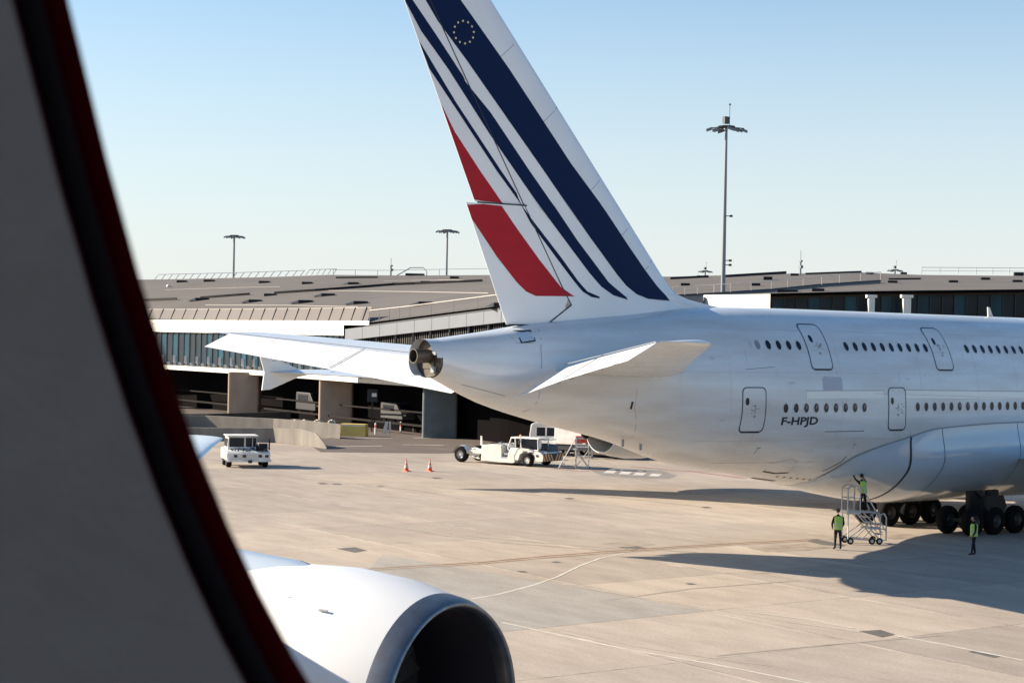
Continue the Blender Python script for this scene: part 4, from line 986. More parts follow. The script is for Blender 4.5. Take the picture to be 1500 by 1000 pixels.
b.slab([p0, p1, Vector((p1.x, p1.y, zt-.1)), Vector((p0.x, p0.y, zt))], (_d.x*6, _d.y*6, 0)); wb = b.build('white_block', M['fascia'], TR, bevel=.05)
b = MB()
for x in (1046, 1062, 1078, 1094, 1110): b.tube(fr(x, 9, 190.97-(x-1030)*.1237), fr(x, zt-.15, 190.97-(x-1030)*.1237), .02, 4)
b.build('block_joints', M['thin'], TR)
# walkway step and its parapet across the roof
stp = [(985, 435, 205), (1040, 432, 206), (1130, 426, 210), (1200, 419, 218), (1290, 413, 226)]
stp = [(x, y-1.5, roof_at(x, y+1.5, lowR, highR)[1]) for x, y, D in [(a[0]+(b_2[0]-a[0])*k/3, a[1]+(b_2[1]-a[1])*k/3, 0) for a, b_2 in zip(stp, stp[1:]) for k in range(3)]+[stp[-1]]]
b = MB(); b.loft([[at(x, y, D)-Vector((0, 0, .5)), at(x, y, D), at(x, y, D)+_d*.5, at(x, y, D)+_d*.5-Vector((0, 0, .55))] for x, y, D in stp], cap0=True, cap1=True); b.build('walkway_parapet', M['panel'], TR)
b = MB(); b.path([at(x, y-.6, D) for x, y, D in stp], .10, 5); b.build('parapet_cap', M['seam'], TR)
b = MB(); b.loft([[fr(x, 8, 190.5), fr(x, CAM.z+(hy(x)-434)/FPX*190.5, 190.5), fr(x, CAM.z+(hy(x)-434)/FPX*190.5, 191.5), fr(x, 8, 191.5)] for x in (940, 985, 1029)], cap0=True, cap1=True); b.build('side_wall', M['panel'], TR)
b = MB(); b.loft([[at(x, y+3.5, D-.5)-Vector((0, 0, .5)), at(x, y+2.2, D-.5), at(x, y+2.2, D), at(x, y+3.5, D)-Vector((0, 0, .5))] for x, y, D in ((1098, 421.5, 203), (1140, 421, 203), (1168, 421.5, 203))], cap0=True, cap1=True); b.build('roof_plinth', M['fascia'], TR)
railing('railing', 'cream post railing climbing the roof right of the tall lamp mast', [(x, y-.5, D-.1) for x, y, D in stp[::2]], 12.5, 2, mg)
railing('railing', 'blurry white fence along the ridge at the far right', [(1350, 401, 255), (1430, 401.5, 255), (1502, 402, 255)], 9.5, 3, bpy.data.materials['haze_white'], r=.05, mid=True)
vr = [(1002, 416.5, 13, 4), (1025, 405, 12, 3.5), (1105, 416.5, 14, 4), (1123, 407.5, 13, 5), (1162, 402, 12, 3.5), (1272, 400, 11, 3), (1152, 426, 30, 4), (1197, 424.5, 18, 4.5), (1306, 412.5, 14, 3.5), (1395, 412, 13, 3.5), (1322, 400, 9, 3), (1442, 408, 13, 3.5), (1489, 411.5, 14, 3.5), (1491, 400.5, 14, 4)]
lb = ['left of the tall lamp mast low on the roof', 'small one on the ridge beside the tail', 'just right of the tall lamp mast behind the railing', 'darker one above it behind the railing posts', 'on the ridge between the long dark kerbs', 'near the ridge beside the railing top', 'long one just above the glazed front', 'square one right of the long one above the glazing', 'mid roof above the two white columns', 'mid roof right of the two columns', 'smallest, on the ridge under the far lamp head', 'mid roof right of centre, raised', 'mid roof at the far right', 'on the ridge at the far right corner']
for v, s in zip(vr, lb): skylight(*v, lowR, highR, False, 'dark vents on the far terminal roof')['label'] = 'dark roof vent '+s
kerb([(980, 409), (1036, 406)], lowR, highR, TR, .3); kerb([(1060, 406), (1150, 400.5)], lowR, highR, TR, .35); kerb([(1178, 402), (1260, 399)], lowR, highR, TR, .25); kerb([(1300, 409.5), (1347, 409)], lowR, highR, TR, .2)

# ================================================================ lamps and aerials
def mast(x, ytop, ybase, D, label, r0, r1, head=True, detail=True):
    base = zat(x, D, 0); zt = CAM.z+(hy(x)-ytop)/FPX*D; t = thing('lamp_mast', label, 'lamp mast', base)
    lean = RT*0; b = MB(); b.tube((0, 0, 0), (0, 0, zt), r0, 12, r1); b.build('pole', M['mastgrey'], t, True, auto=40)
    a = math.atan2(RT.y, RT.x); rx, ry = math.cos(a), math.sin(a)
    hd = MB(); hd.lathe([(0, .15), (.05, .95), (.16, 1.0), (.2, .92), (.2, .2)], (0, 0, zt-.1), (0, 0, 1), 20); hd.build('head_ring', M['mastdark'], t, True, auto=40)
    fl = 0
    for u, v in ((-1.9, .2), (-1.3, -.5), (-1.0, .6), (1.0, -.6), (1.5, .3), (2.0, -.1), (.4, -.9), (-.5, .9)):
        q = MB(); cx, cy = rx*u-ry*v, ry*u+rx*v; q.box(-.42, .42, -.3, .3, -.18, .12, .06); o = q.build('floodlight', M['mastlamp'], t, loc=(cx, cy, zt-.25-.1*(fl % 2)))
        o.rotation_euler = (.15, .35*(1 if u > 0 else -1), a); fl += 1
        q = MB(); q.tube((0, 0, zt), (cx, cy, zt-.15), .06, 6); q.build('arm', M['mastdark'], t)
    if detail:
        q = MB(); q.box(-.45, .3, -.2, .2, zt+.35, zt+1.15); q.build('control_box', M['mastdark'], t)
        q = MB(); q.tube((.35*rx, .35*ry, zt), (.35*rx, .35*ry, zt+2.6), .03, 5); q.lathe([(2.4, .01), (2.45, .12), (2.6, .12), (2.65, .01)], (.35*rx, .35*ry, zt), (0, 0, 1), 8); q.build('lightning_rod', M['mastdark'], t)
        for zz, s in ((zt-10, 1), (zt-15.5, 1), (zt-15.0, 1)):
            q = MB(); q.tube((0, 0, zz), (rx*.75, ry*.75, zz), .05, 5); q.box(rx*.75-.12, rx*.75+.12, ry*.75-.12, ry*.75+.12, zz-.12, zz+.12); q.build('camera_bracket', M['mastdark'], t)
        q = MB(); q.box(-.15, .15, -.15, .15, zt-17.5, zt-10.5); 
    return t
M['mastgrey'] = mat('mast_grey', (.20, .21, .23), .5, metal=.2); M['mastdark'] = mat('mast_dark', (.05, .055, .065), .6); M['mastlamp'] = mat('mast_lamp', (.16, .18, .20), .4)
mast(1057.5, 186, 428, 200, 'tall grey lamp mast with a ring of floodlights behind the fuselage top', .36, .15)
mast(652, 337, 403, 345, 'dark lamp mast standing behind the roof just left of the striped tail', .3, .18, detail=False)
mast(340, 345, 405, 378, 'pale blurred lamp mast far behind the left part of the roof', .34, .2, detail=False)
mast(1031, 396.5, 405, 560, 'lamp mast head barely above the ridge right of the tail, with thin rod', .3, .2)
mast(1309, 395, 402, 520, 'lamp mast head barely above the ridge at the right, far off', .3, .2)
def aerial(x, y0, y1, D, label):
    t = thing('aerial', label, 'aerial', at(x, y1, D)); h = (y1-y0)*D/FPX; b = MB(); b.tube((0, 0, 0), (0, 0, h*.55), .12, 6); b.tube((0, 0, h*.5), (0, 0, h), .035, 5); b.build('mast', M['mastlamp'], t)
    b = MB(); b.box(-.25, .25, -.25, .25, h*.3, h*.42); b.box(-.2, .2, -.2, .2, h*.55, h*.62); b.build('antenna_box', M['mastgrey'], t)
aerial(572.5, 378, 405, 250, 'thin pale aerial on the roof ridge left of the dark lamp mast'); aerial(1172.5, 367, 404, 250, 'thin white aerial on the right hand roof ridge'); aerial(573, 378, 405, 251, None) if False else None
M['orange2'] = mat('faded_red', (.62, .09, .06), .6, var=.3, scale=4)
# ================================================================ ground vehicles
AZV = R(-72)
def az_side(): return AZV
p0 = gnd(673.5, 676.5)
ax = Vector((math.cos(AZV), math.sin(AZV), 0)); ay = Vector((-math.sin(AZV), math.cos(AZV), 0))
tug = thing('pushback_tug', 'long white pushback tug with chevron striped front under the airliner tail', 'pushback tug', p0+ay*1.35, AZV)
# local: x forward, y left, near side y = -1.35
b = MB(); b.prism([(1.9, .22), (4.7, .18), (4.9, .25), (4.9, .75), (5.15, 1.22), (5.25, 1.3), (4.55, 1.32), (4.35, .95), (4.25, .5), (3.75, .5), (3.7, 1.42), (2.9, 1.5), (1.95, 1.38)], -1.35, 1.35); b.build('chassis', M['white'], tug, bevel=.03)
b = MB(); b.prism([(5.1, 1.26), (6.8, 1.15), (7.15, 1.05), (7.35, .9), (7.35, .42), (6.75, .42), (6.6, .85), (6.35, 1.0), (5.6, 1.0), (5.35, .85), (5.2, .42), (4.9, .42), (4.95, 1.2)], -1.33, 1.33); b.build('front_body', M['tuggrey'] if 'tuggrey' in M else M['white'], tug, bevel=.03)
b = MB(); b.prism([(5.6, 1.28), (6.8, 1.18), (7.1, 1.08), (7.0, 1.5), (6.2, 1.62), (5.7, 1.6)], -.2, 1.2); b.build('engine_hood', M['blue'], tug, bevel=.05)
b = MB(); b.box(7.36, 7.40, -1.3, 1.3, .42, .98); fb = b.build('bumper', M['seam'], tug)
b = MB()
for k in range(7):
    c = -1.2+k*.36
    if c < -.1: b.slab([(7.402, c, .45), (7.402, c+.16, .45), (7.402, c-.16+.0, .95), (7.402, c-.32, .95)][::1], (.006, 0, 0))
    elif c > .1: b.slab([(7.402, c, .45), (7.402, c+.16, .45), (7.402, c+.48, .95), (7.402, c+.32, .95)], (.006, 0, 0))
b.build('chevron_stripe', M['amber'], fb)
b = MB(); b.box(5.6, 5.95, -1.36, -1.335, 1.04, 1.12); b.box(6.15, 6.5, -1.36, -1.335, 1.0, 1.08); b.box(6.75, 6.95, -1.36, -1.335, .75, .9); b.build('vents', M['seam'], tug)
# cab
b = MB()
for y_ in (-1.3, .1):
    b.path([(4.25, y_, 1.2), (4.55, y_, 2.02), (5.35, y_, 2.05)], .05, 6); b.tube((5.35, y_, 2.05), (5.45, y_, 1.25), .05, 6); b.tube((4.95, y_, 1.2), (4.9, y_, 2.03), .045, 6); b.tube((4.25, y_, 1.25), (4.6, y_, .9), .05, 6)
b.box(4.5, 6.95, -1.32, .15, 2.03, 2.10, .02); b.box(5.5, 6.9, -.05, 1.1, 1.9, 1.98)
for x_, y_ in ((6.9, -1.28), (6.9, .1)): b.tube((x_, y_, 1.15), (x_-.05, y_, 2.05), .045, 6)
b.tube((5.45, -1.3, 1.28), (6.9, -1.3, 1.2), .05, 6); b.build('cab_frame', M['white'], tug)
b = MB(); b.slab([(5.5, -1.27, 1.3), (6.85, -1.27, 1.25), (6.82, -1.27, 2.0), (5.42, -1.27, 2.0)], (0, .02, 0)); b.build('cab_window', M['glass'], tug)
b = MB(); b.slab([(6.0, -.9, 1.35), (6.7, -.9, 1.3), (6.75, -.9, 1.95), (6.05, -.9, 1.8)], (0, .3, 0)); b.build('seat_cover', M['stripewhite'], tug)
b = MB(); b.box(4.6, 5.1, -1.0, -.4, .9, 1.2); b.box(4.6, 4.75, -1.0, -.4, 1.2, 1.8); b.build('driver_seat', M['cloth'], tug, bevel=.04)
b = MB(); b.box(3.78, 4.3, -1.34, -.9, .45, .62); b.box(3.95, 4.3, -1.34, -.9, .75, .9); b.box(3.76, 4.2, -.85, -.8, .5, 1.45); b.build('cab_step', M['greymetal'], tug)
b = MB(); b.box(.1, 2.0, -1.2, -.9, .72, .95); b.box(.2, 2.0, -.5, -.2, .8, .95); b.box(.1, 2.0, .9, 1.2, .72, .95); b.path([(.3, -.7, .9), (1.0, -.7, 1.05), (1.9, -.7, .8)], .1, 6); b.path([(.9, -1.1, .5), (1.3, -1.1, .4), (1.6, -1.1, .35)], .07, 6); b.box(-.2, .3, -1.1, 1.1, .45, .75); b.build('lifting_arm', M['white'], tug, bevel=.02)
b = MB(); b.slab([(1.72, -1.2, 1.35), (1.9, -1.2, 1.35), (1.85, -1.2, 2.02), (1.72, -1.2, 2.05)], (0, .08, 0)); b.build('mirror', M['white'], tug)
b = MB(); b.lathe([(0, .07), (.12, .07), (.16, .04), (.17, .005)], (4.9, -.6, 2.1), (0, 0, 1), 10); b.build('beacon', M['amber'], tug, True)
for y_ in (-1.0, 1.0): b = MB(); b.box(7.3, 7.42, y_-.12, y_+.12, 1.0, 1.12); b.build('headlight', M['stripewhite'], tug, bevel=.01)
b = MB(); b.tube((5.4, -1.34, 1.75), (5.5, -1.6, 1.8), .02, 5); b.box(5.42, 5.5, -1.72, -1.55, 1.6, 1.9); b.build('mirror', M['seam'], tug)
b = MB(); b.path([(3.7, -1.0, 1.45), (3.0, -.6, 1.6), (2.4, -.9, 1.5)], .035, 6); b.path([(3.6, .4, 1.45), (2.8, .1, 1.62), (2.2, .5, 1.42)], .035, 6); b.build('hose', M['seam'], tug)
for x_, y_, r_, w_ in ((0, -1.12, .58, .45), (0, 1.12, .58, .45), (6.0, -1.2, .46, .34), (6.0, 1.2, .46, .34)):
    wo = wheel_mb(r_, w_).build('wheel', M['tyre'], tug, True, loc=(x_, y_, r_), auto=50); b = MB(); b.lathe([(-w_*.42, .03), (-w_*.42, .1), (-w_*.2, .14), (-w_*.3, r_*.5), (-w_*.52, r_*.55), (w_*.4, r_*.52), (w_*.4, .02)], (0, 0, 0), (0, 1, 0), 20); b.build('rim', M['white'] if r_ < .5 else M['galv'], wo, True, auto=40)
b = MB(); n_ = 14; A_ = [(.0+.68*math.cos(math.pi*.05+math.pi*k/n_*.9), .58+.68*math.sin(math.pi*.05+math.pi*k/n_*.9)) for k in range(n_+1)]
b.loft([[(x_, y_, z_) for x_, z_ in A_] for y_ in (-1.4, -.82)], closed=False); b.build('mudguard', M['white'], tug, True)
# --- minibus behind the tug
q0 = gnd(768, 669); 
mb_ = thing('minibus', 'white minibus with three dark side windows parked behind the tug', 'minibus', gnd(767, 664.5)+ay*1.0, AZV+R(26))
b = MB(); b.prism([(0, .4), (4.2, .4), (4.3, 1.2), (3.8, 1.45), (3.2, 2.35), (2.95, 2.5), (.35, 2.55), (.12, 2.4), (0, 1.5)], -1.0, 1.0); b.build('body', M['white'], mb_, bevel=.1)
for x0_, x1_ in ((.6, 1.3), (1.42, 2.12), (2.24, 2.8)):
    b = MB(); b.slab([(x0_, -1.015, 1.5), (x1_, -1.015, 1.5), (x1_, -1.0, 2.2), (x0_, -1.0, 2.2)], (0, .03, 0)); b.build('window', M['glass'], mb_, bevel=.02)
for y_ in (-.8, .1):
    b = MB(); b.slab([(-.012, y_, 1.5), (-.012, y_+.7, 1.5), (.07, y_+.7, 2.2), (.07, y_, 2.2)], (.02, 0, 0)); b.build('rear_window', M['glass'], mb_)
for x_ in (.9, 3.5):
    for y_ in (-.85, .85): wheel_mb(.36, .24).build('wheel', M['tyre'], mb_, True, loc=(x_, y_, .36))
b = MB(); b.slab([(.9, -1.03, 1.42), (2.5, -1.03, 1.42), (2.1, -1.5, .75), (1.2, -1.5, .75)], (.0, -.03, .03)); b.build('side_flap', M['white'], mb_)
b = MB()
for k in range(4): b.box(2.4, 2.95, -1.35+.1*k, -1.02, .35+.3*k, .42+.3*k)
b.build('entry_step', M['galv'], mb_)
# --- box trailer with red baskets
bt = thing('box_truck', 'bright white box body truck behind the aircraft steps, dark chassis', 'truck', gnd(811, 667), AZV+R(3))
b = MB(); b.box(0, 2.9, 0, 2.4, .95, 2.62, .02); b.build('box_body', M['white'], bt, bevel=.04)
b = MB(); b.box(-.4, 6.2, .1, 2.3, .5, .9); b.build('chassis', M['seam'], bt)
b = MB(); b.prism([(4.6, .7), (6.2, .7), (6.2, 1.4), (5.9, 2.2), (4.6, 2.25)], .2, 2.2); b.build('cab', M['darkwall'], bt, bevel=.06)
for x_ in (.4, 1.6, 5.4):
    for y_ in (.25, 2.15): wheel_mb(.42, .28).build('wheel', M['tyre'], bt, True, loc=(x_, y_, .42))
rb = thing('basket', 'red baskets and tarpaulin piled on the steps platform by the white truck', 'basket', gnd(843, 671), R(-48))
b = MB(); b.box(-.1, .5, 0, .5, 1.15, 1.75, .05); b.box(.35, .95, .1, .6, 1.2, 2.2, .06); b.box(.9, 1.3, 0, .5, 1.1, 1.9, .05); b.build('red_bin', M['orange2'] if 'orange2' in M else M['red'], rb, bevel=.05)
b = MB(); b.box(0, 1.3, .0, .6, 1.02, 1.1); b.box(0, .06, 0, .06, 0, 1.05); b.box(1.24, 1.3, 0, .06, 0, 1.05); b.box(0, .06, .54, .6, 0, 1.05); b.box(1.24, 1.3, .54, .6, 0, 1.05); b.box(0, 1.3, .0, .6, .15, .2); b.build('trolley', M['galv'], rb)
# --- aircraft steps
st_ = thing('aircraft_steps', 'small white A-frame maintenance steps in front of the white truck', 'steps', gnd(842, 686), R(-42))
b = MB(); P = lambda x_, y_, z_: (x_, y_, z_)
for y_ in (-.45, .45):
    b.tube((-1.15, y_, .05), (.05, y_, 2.25), .045, 6); b.tube((.05, y_, 2.25), (.05, y_, .05), .045, 6); b.tube((.05, y_, 2.2), (.95, y_, 2.2), .035, 6); b.tube((.95, y_, 2.2), (1.0, y_, .05), .035, 6); b.tube((.05, y_, 1.3), (1.0, y_, .1), .025, 6); b.tube((.05, y_, .1), (.95, y_, 1.3), .025, 6)
    b.tube((-1.15, y_, .12), (1.0, y_, .12), .035, 6)
b.tube((.05, -.45, 2.25), (.05, .45, 2.25), .04, 6); b.build('frame', M['galv'], st_)
for k in range(5): b = MB(); x_ = -1.0+.21*k; b.box(x_, x_+.28, -.42, .42, .3+.27*k, .34+.27*k); b.build('tread', M['galv'], st_)
b = MB(); b.box(.05, 1.0, -.45, .45, 1.55, 1.6); b.build('platform', M['galv'], st_)
for x_ in (0, 1.0):
    for y_ in (-.45, .45): wheel_mb(.08, .05).build('wheel', M['tyre'], st_, True, loc=(x_, y_, .08))
# --- cones
M['coneband'] = mat('cone_band', (.5, .42, .38), .6)
def cone(x, y, label):
    t = thing('traffic_cone', label, 'traffic cone', gnd(x, y), .3, 'cones on the apron')
    b = MB(); b.box(-.24, .24, -.24, .24, .0, .05, .02); b.build('base', M['orange'] if True else 0, t)
    b = MB(); b.lathe([(.05, .18), (.25, .14)], (0, 0, 0), (0, 0, 1), 16); b.lathe([(.45, .095), (.55, .075)], (0, 0, 0), (0, 0, 1), 16); b.lathe([(.72, .045), (.85, .03), (.85, .005)], (0, 0, 0), (0, 0, 1), 16); b.build('cone_body', M['orange'], t, True, auto=40)
    b = MB(); b.lathe([(.25, .142), (.45, .097)], (0, 0, 0), (0, 0, 1), 16); b.lathe([(.55, .077), (.72, .047)], (0, 0, 0), (0, 0, 1), 16); b.build('reflective_band', M['coneband'], t, True)
cone(595, 690, 'orange cone with white bands, the left of the pair on the apron'); cone(629.5, 690, 'orange cone with white bands, nearer the long tug')
# --- tug at the left
c0 = gnd(327, 684.5); a2 = R(-112)
lt = thing('baggage_tractor', 'white apron tractor with cab and open deck at the window edge', 'apron tractor', gnd(365, 685), a2)
# local x toward camera (front face at x=0), y: left = picture right
def lbox(*a, **k): b = MB(); b.box(*a); return b
b = MB(); b.prism([(-3.4, .5), (-.05, .5), (0, .6), (0, 1.0), (-.3, 1.12), (-1.5, 1.2), (-3.4, 1.25)], -1.55, 1.45); b.build('body', M['ltug'] if 'ltug' in M else M['white'], lt, bevel=.05)
b = MB(); b.box(-3.2, -1.35, -1.35, .75, 1.2, 2.1, .06); b.build('cab', M['white'], lt, bevel=.05)
b = MB(); b.box(-3.25, -1.3, -1.4, .8, 2.08, 2.16); b.build('cab_roof', M['white'], lt, bevel=.03)
for y0_, y1_ in ((-1.22, -.2), (-.08, .35), (.42, .66)): b = MB(); b.box(-1.40, -1.352, y0_, y1_, 1.36, 2.0); b.build('window', M['glass'], lt)
b = MB(); b.box(-3.0, -2.2, -1.37, -1.30, 1.35, 1.92); b.box(-2.05, -1.5, -1.37, -1.30, 1.35, 1.92); b.build('side_window', M['glass'], lt)
b = MB()
for k in range(16): x_ = random.uniform(-.9, -.2); y_ = random.uniform(-1.2, .9); b.tube((x_, y_, 1.12), (x_+random.uniform(-.3, .3), y_+random.uniform(-.5, .5), 1.25+random.random()*.12), .05, 5)
b.build('hoses', M['blue'], lt)
b = MB(); b.lathe([(-.3, .01), (-.3, .22), (.3, .22), (.3, .01)], (-.5, 1.0, 1.45), (0, 1, 0), 14); b.box(-.8, -.3, .7, 1.3, 1.15, 1.4); b.tube((-.5, .62, 1.2), (-.5, .55, 1.62), .1, 6); b.box(-.55, -.45, 1.38, 1.48, 1.2, 1.98); b.build('motor_unit', M['cloth'], lt, bevel=.02)
b = MB(); b.box(0, .12, -1.5, 1.5, .42, .58); b.build('bumper', M['white'], lt, bevel=.02)
for y_ in (-.95, -.35, .75, 1.2): b = MB(); b.box(.0, .03, y_-.12, y_+.12, .72, .9); b.build('lamp', M['seam'], lt)
b = MB(); b.box(.12, .35, -.1, .15, .35, .55); b.build('tow_hitch', M['seam'], lt)
for x_ in (-.75, -2.8):
    for y_ in (-1.32, 1.2): 
        wo = wheel_mb(.42, .36).build('wheel', M['tyre'], lt, True, loc=(x_, y_, .42), auto=50); b = MB(); b.lathe([(-.16, .02), (-.12, .2), (-.19, .24), (.19, .24), (.12, .2), (.16, .02)], (0, 0, 0), (0, 1, 0), 16); b.build('rim', M['galv'], wo, True, auto=40)
b = MB(); A_ = [(-.75+.56*math.cos(math.pi*k/12), .42+.56*math.sin(math.pi*k/12)) for k in range(13)]
b.loft([[(x_, -1.6, z_) for x_, z_ in A_], [(x_, -1.1, z_) for x_, z_ in A_]], closed=False); b.build('mudguard', M['white'], lt, True)

# ================================================================ maintenance stand and people
sp_ = gnd(1253, 797)
sa = math.atan2(RT.y, RT.x)+R(10)
sd = thing('maintenance_stand', 'wheeled work platform with guard rails and steps under the belly', 'work platform', sp_, sa)
b = MB(); H = 1.55
for y_ in (0, .75):
    b.tube((-.42, y_, H), (-.42, y_, H+1.05), .03, 6); b.tube((.2, y_, H), (.2, y_, H+1.05), .03, 6); b.tube((-.42, y_, H+.6), (.2, y_, H+.6), .022, 6)
    b.path([(-.42, y_, H+1.05), (-.25, y_, H+1.18), (.05, y_, H+1.18), (.2, y_, H+1.05)], .03, 6); b.tube((-.11, y_, H), (-.11, y_, H+.95), .02, 5)
    b.path([(.35, y_, H+1.0), (.95, y_, H+.05), (.9, y_, H-.05), (-.42, y_, H-.03)], .035, 6)
b.tube((-.42, 0, H+.6), (-.42, .75, H+.6), .022, 5); b.tube((-.42, 0, H+1.05), (-.42, .75, H+1.05), .03, 5)
b.build('guard_rail', M['galv'], sd)
b = MB(); b.box(-.45, .22, -.02, .78, H-.14, H+.02); b.box(.22, .9, -.02, .78, H-.06, H-.02); b.build('platform', M['galv'], sd, bevel=.01)
b = MB()
for y_ in (0, .75):
    b.tube((-.38, y_, H-.05), (-.38, y_, .28), .03, 6); b.tube((.0, y_, H-.05), (1.15, y_, .25), .03, 6); b.tube((.35, y_, H-.05), (1.3, y_, .55), .028, 6); b.tube((-.38, y_, .28), (1.35, y_, .16), .035, 6); b.tube((-.35, y_, .3), (.6, y_, .95), .028, 6); b.tube((.3, y_, .25), (.9, y_, .8), .025, 6)
    b.path([(1.0, y_, H-.25), (1.38, y_, H-.1), (1.5, y_, H-.3), (1.5, y_, .2)], .035, 6); b.tube((1.05, y_, H-.2), (1.45, y_, H-.9), .028, 6); b.tube((.5, y_, .75), (1.45, y_, .72), .03, 6)
b.build('frame', M['galv'], sd)
for k in range(5): b = MB(); x_ = .45+.2*k; z_ = H-.3-.27*k; b.box(x_, x_+.3, .02, .73, z_, z_+.035); b.build('tread', M['galv'], sd)
for x_, y_ in ((-.25, .0), (.8, -.02), (1.15, -.05), (1.15, .75), (-.25, .75)):
    wo = wheel_mb(.16, .08).build('wheel', M['tyre'], sd, True, loc=(x_, y_, .16)); b = MB(); b.lathe([(-.042, .01), (-.042, .08), (.042, .08), (.042, .01)], (0, 0, 0), (0, 1, 0), 12); b.build('rim', M['galv'], wo)
def skin(name, verts, edges, radii, m, parent, sub=2):
    me = bpy.data.meshes.new(name); me.from_pydata(verts, edges, []); o = bpy.data.objects.new(name, me); COL.objects.link(o)
    md = o.modifiers.new('s', 'SKIN'); md.use_smooth_shade = True
    for v, r in zip(me.skin_vertices[0].data, radii): v.radius = r if isinstance(r, tuple) else (r, r)
    me.skin_vertices[0].data[0].use_root = True
    s2 = o.modifiers.new('u', 'SUBSURF'); s2.levels = sub; s2.render_levels = sub
    bpy.context.view_layer.update(); ev = o.evaluated_get(bpy.context.evaluated_depsgraph_get())
    nm = bpy.data.meshes.new_from_object(ev); bpy.data.objects.remove(o); nm.materials.clear(); nm.materials.append(m)
    nm.polygons.foreach_set('use_smooth', [True]*len(nm.polygons)); o = bpy.data.objects.new(name, nm); COL.objects.link(o)
    if parent: o.parent = parent
    return o
def hand(V, E, Rr, wrist, d, side):
    """palm, four unequal fingers and a thumb grown from the wrist vertex; d = finger direction, side = thumb side"""
    d = Vector(d).normalized(); s = Vector(side).normalized(); nrm = d.cross(s); w0 = Vector(V[wrist])
    V.append(tuple(w0+d*.05)); Rr.append((.040, .018)); pi = len(V)-1; E.append((wrist, pi))
    for k, ln in enumerate((.072, .080, .075, .058)):
        b0 = w0+d*.085+s*(.03-.02*k); V.append(tuple(b0)); Rr.append(.010); i0 = len(V)-1; E.append((pi, i0))
        V.append(tuple(b0+d*ln*.55+nrm*.012)); Rr.append(.009); E.append((i0, i0+1)); V.append(tuple(b0+d*ln*.85+nrm*.034)); Rr.append(.007); E.append((i0+1, i0+2))
    V.append(tuple(w0+d*.035+s*.04)); Rr.append(.011); V.append(tuple(w0+d*.075+s*.058+nrm*.012)); Rr.append(.009); k = len(V); E.append((pi, k-2)); E.append((k-2, k-1))
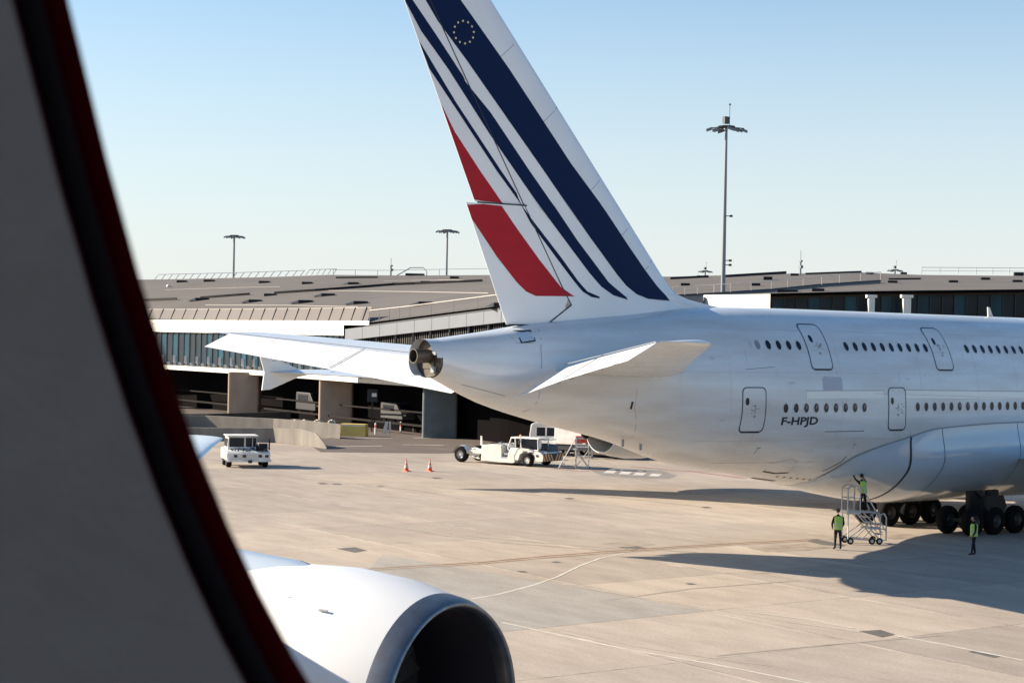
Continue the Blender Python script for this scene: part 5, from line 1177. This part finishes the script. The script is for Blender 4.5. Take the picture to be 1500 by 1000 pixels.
def person(label, loc, rz, pose, vest_m='hivis', hood=False, lean=0.0, s=1.0, cap=None):
    """facing +x; pose gives the arm joints"""
    t = thing('person', label, 'person', loc, rz); t.scale = (s, s, s)
    L = lean
    hipz = .93; ch = Vector((.0+L*.45, 0, 1.38)); nk = Vector((L*.55+.01, 0, 1.52)); fl, fr_ = pose['feet']; kl, kr = pose['knees']
    V = [(0, 0, hipz), tuple(Vector((0, 0, hipz)).lerp(ch, .5)), tuple(ch), tuple(nk), tuple(nk+Vector((.02, 0, .07)))]
    E_ = [(0, 1), (1, 2), (2, 3), (3, 4)]; Rr = [(.13, .155), (.12, .145), (.125, .17), (.065, .065), (.055, .055)]
    def add(p, r, j): V.append(tuple(p)); Rr.append(r); E_.append((j, len(V)-1)); return len(V)-1
    for sg, k, f in ((1, kl, fl), (-1, kr, fr_)):
        h = add((0, sg*.09, hipz-.06), .095, 0); a = add((k[0], k[1], .5), .065, h); an_ = add((f[0], f[1], .1), .048, a); add((f[0]+.16*f[2], f[1]+.16*f[3], .045), .042, an_)
    for sg, key in ((1, 'l'), (-1, 'r')):
        e, w_ = pose[key]; sh = add((ch.x, sg*.19, 1.42), .065, 2); el = add(e, .048, sh); wr = add(w_, .032, el)
    bodyo = skin('body', V, E_, Rr, M['cloth'], t)
    # bare hands on the wrists
    for sg, key in ((1, 'l'), (-1, 'r')):
        e, w_ = pose[key]; d = (Vector(w_)-Vector(e)).normalized(); V2 = [tuple(Vector(w_)-d*.02)]; E2 = []; R2 = [(.028, .024)]
        sd_ = Vector((1, 0, 0)) if abs(d.x) < .7 else Vector((0, 0, 1)); hand(V2, E2, R2, 0, d, (sd_-d*sd_.dot(d))); skin('hand', V2, E2, R2, M['skin'] if not pose.get('gloves') else M['cloth'], t, 1)
    # head with face
    hc = nk+Vector((.035, 0, .2)); b = MB(); rings = []
    for i in range(13):
        v_ = -1+2*i/12; r_ = math.sqrt(max(.0, 1-v_*v_)); ring = []
        for k in range(20):
            a = 2*math.pi*k/20; cx, cy = math.cos(a), math.sin(a); wx = .098 if v_ > -.2 else .098*(1+.22*(v_+.2)); wy = .077 if v_ > -.1 else .077*(1+.42*(v_+.1))
            x_ = wx*r_*cx; y_ = wy*r_*cy
            if cx > .93 and -.25 < v_ < .12: x_ += .020*(1-abs(v_+.1)*3)        # nose
            if cx > .85 and .05 < v_ < .25 and abs(cy) > .2: x_ -= .010
            ring.append((hc.x+x_, y_, hc.z+.118*v_))
        rings.append(ring)
    b.loft(rings, cap0=True, cap1=True); hd = b.build('head', M['skin'], t, True)
    b = MB()
    for sg in (-1, 1): b.lathe([(-.012, .002), (-.008, .01), (0, .013), (.006, .006)], (hc.x+.086, sg*.032, hc.z+.018), (1, 0, 0), 8)
    b.build('eyes', M['ink'], hd)
    b = MB(); b.box(hc.x+.078, hc.x+.092, -.024, .024, hc.z-.062, hc.z-.052); b.build('mouth', M['lipm'] if 'lipm' in M else M['red'], hd)
    b = MB()
    for sg in (-1, 1): b.lathe([(-.008, .02), (.0, .027), (.010, .02)], (hc.x-.005, sg*.077, hc.z), (0, sg, 0), 8)
    b.build('ears', M['skin'], hd, True)
    b = MB(); rings = []
    for i in range(7):
        v_ = -.35+1.4*i/6; r_ = math.sqrt(max(.02, 1-min(1, abs(v_))**2)) if v_ < 1 else .05
        rings.append([(hc.x-.018+(.108*r_*math.cos(a)*(1 if math.cos(a) < .2 else .55 if v_ < .45 else 1)), .09*r_*math.sin(a), hc.z+.128*min(v_, 1.0)) for a in [2*math.pi*k/18 for k in range(18)]])
    b.loft(rings, cap1=True); b.build('hood' if hood else 'hair', M['grey'] if hood else M['cloth'], hd, True)
    # vest: a shell round the chest
    b = MB(); rings = []
    for z_, rx_, ry_ in ((.90, .165, .195), (1.0, .165, .195), (1.15, .165, .19), (1.3, .17, .2), (1.42, .155, .2), (1.49, .12, .14)):
        f = (z_-hipz)/(1.52-hipz); cx_ = L*.55*max(0, f)
        rings.append([(cx_+rx_*math.cos(a), ry_*math.copysign(abs(math.sin(a))**.8, math.sin(a)), z_) for a in [2*math.pi*k/24 for k in range(24)]])
    b.loft(rings); ve = b.build('vest', M[vest_m], t, True)
    for z_ in (1.0, 1.15):
        b = MB(); f = (z_-hipz)/(1.52-hipz); cx_ = L*.55*max(0, f); b.loft([[(cx_+.17*math.cos(a), .197*math.copysign(abs(math.sin(a))**.8, math.sin(a)), zz) for a in [2*math.pi*k/24 for k in range(24)]] for zz in (z_, z_+.045)]); b.build('reflective_band', M['bandg'] if 'bandg' in M else M['galv'], ve, True)
    return t
va = math.atan2(_d.y, _d.x)
person('worker in dark hood and lime vest standing with back turned left of the platform', gnd(1227, 805), va+R(8), dict(feet=((0, .13, 1, .2), (0, -.13, 1, -.2)), knees=((.0, .12), (.0, -.12)), l=((.02, .27, 1.14), (.17, .2, .95)), r=((.02, -.27, 1.14), (.17, -.2, .95))), hood=True, s=1.03)
person('worker in lime vest standing in the shade by the wheels, facing left in profile', gnd(1426, 813), math.atan2(-RT.y, -RT.x)+R(10), dict(feet=((.13, .08, 1, 0), (-.12, -.08, 1, .1)), knees=((.08, .09), (-.05, -.09)), l=((.03, .22, 1.12), (.16, .18, .92)), r=((-.03, -.22, 1.12), (.1, -.16, .9))), s=.95)
cs, sn = math.cos(sa), math.sin(sa)
pp_ = sp_+Vector((cs*.42-sn*.2, sn*.42+cs*.2, H-.02))
person('worker in lime vest on the work platform reaching up to the aircraft belly', pp_, va+R(25), dict(feet=((0, .12, 1, 0), (-.1, -.12, 1, 0)), knees=((.06, .12), (.0, -.12)), l=((.2, .33, 1.55), (.3, .42, 1.78)), r=((.22, -.3, 1.42), (.42, -.3, 1.6)), gloves=1), lean=.25, s=.95)
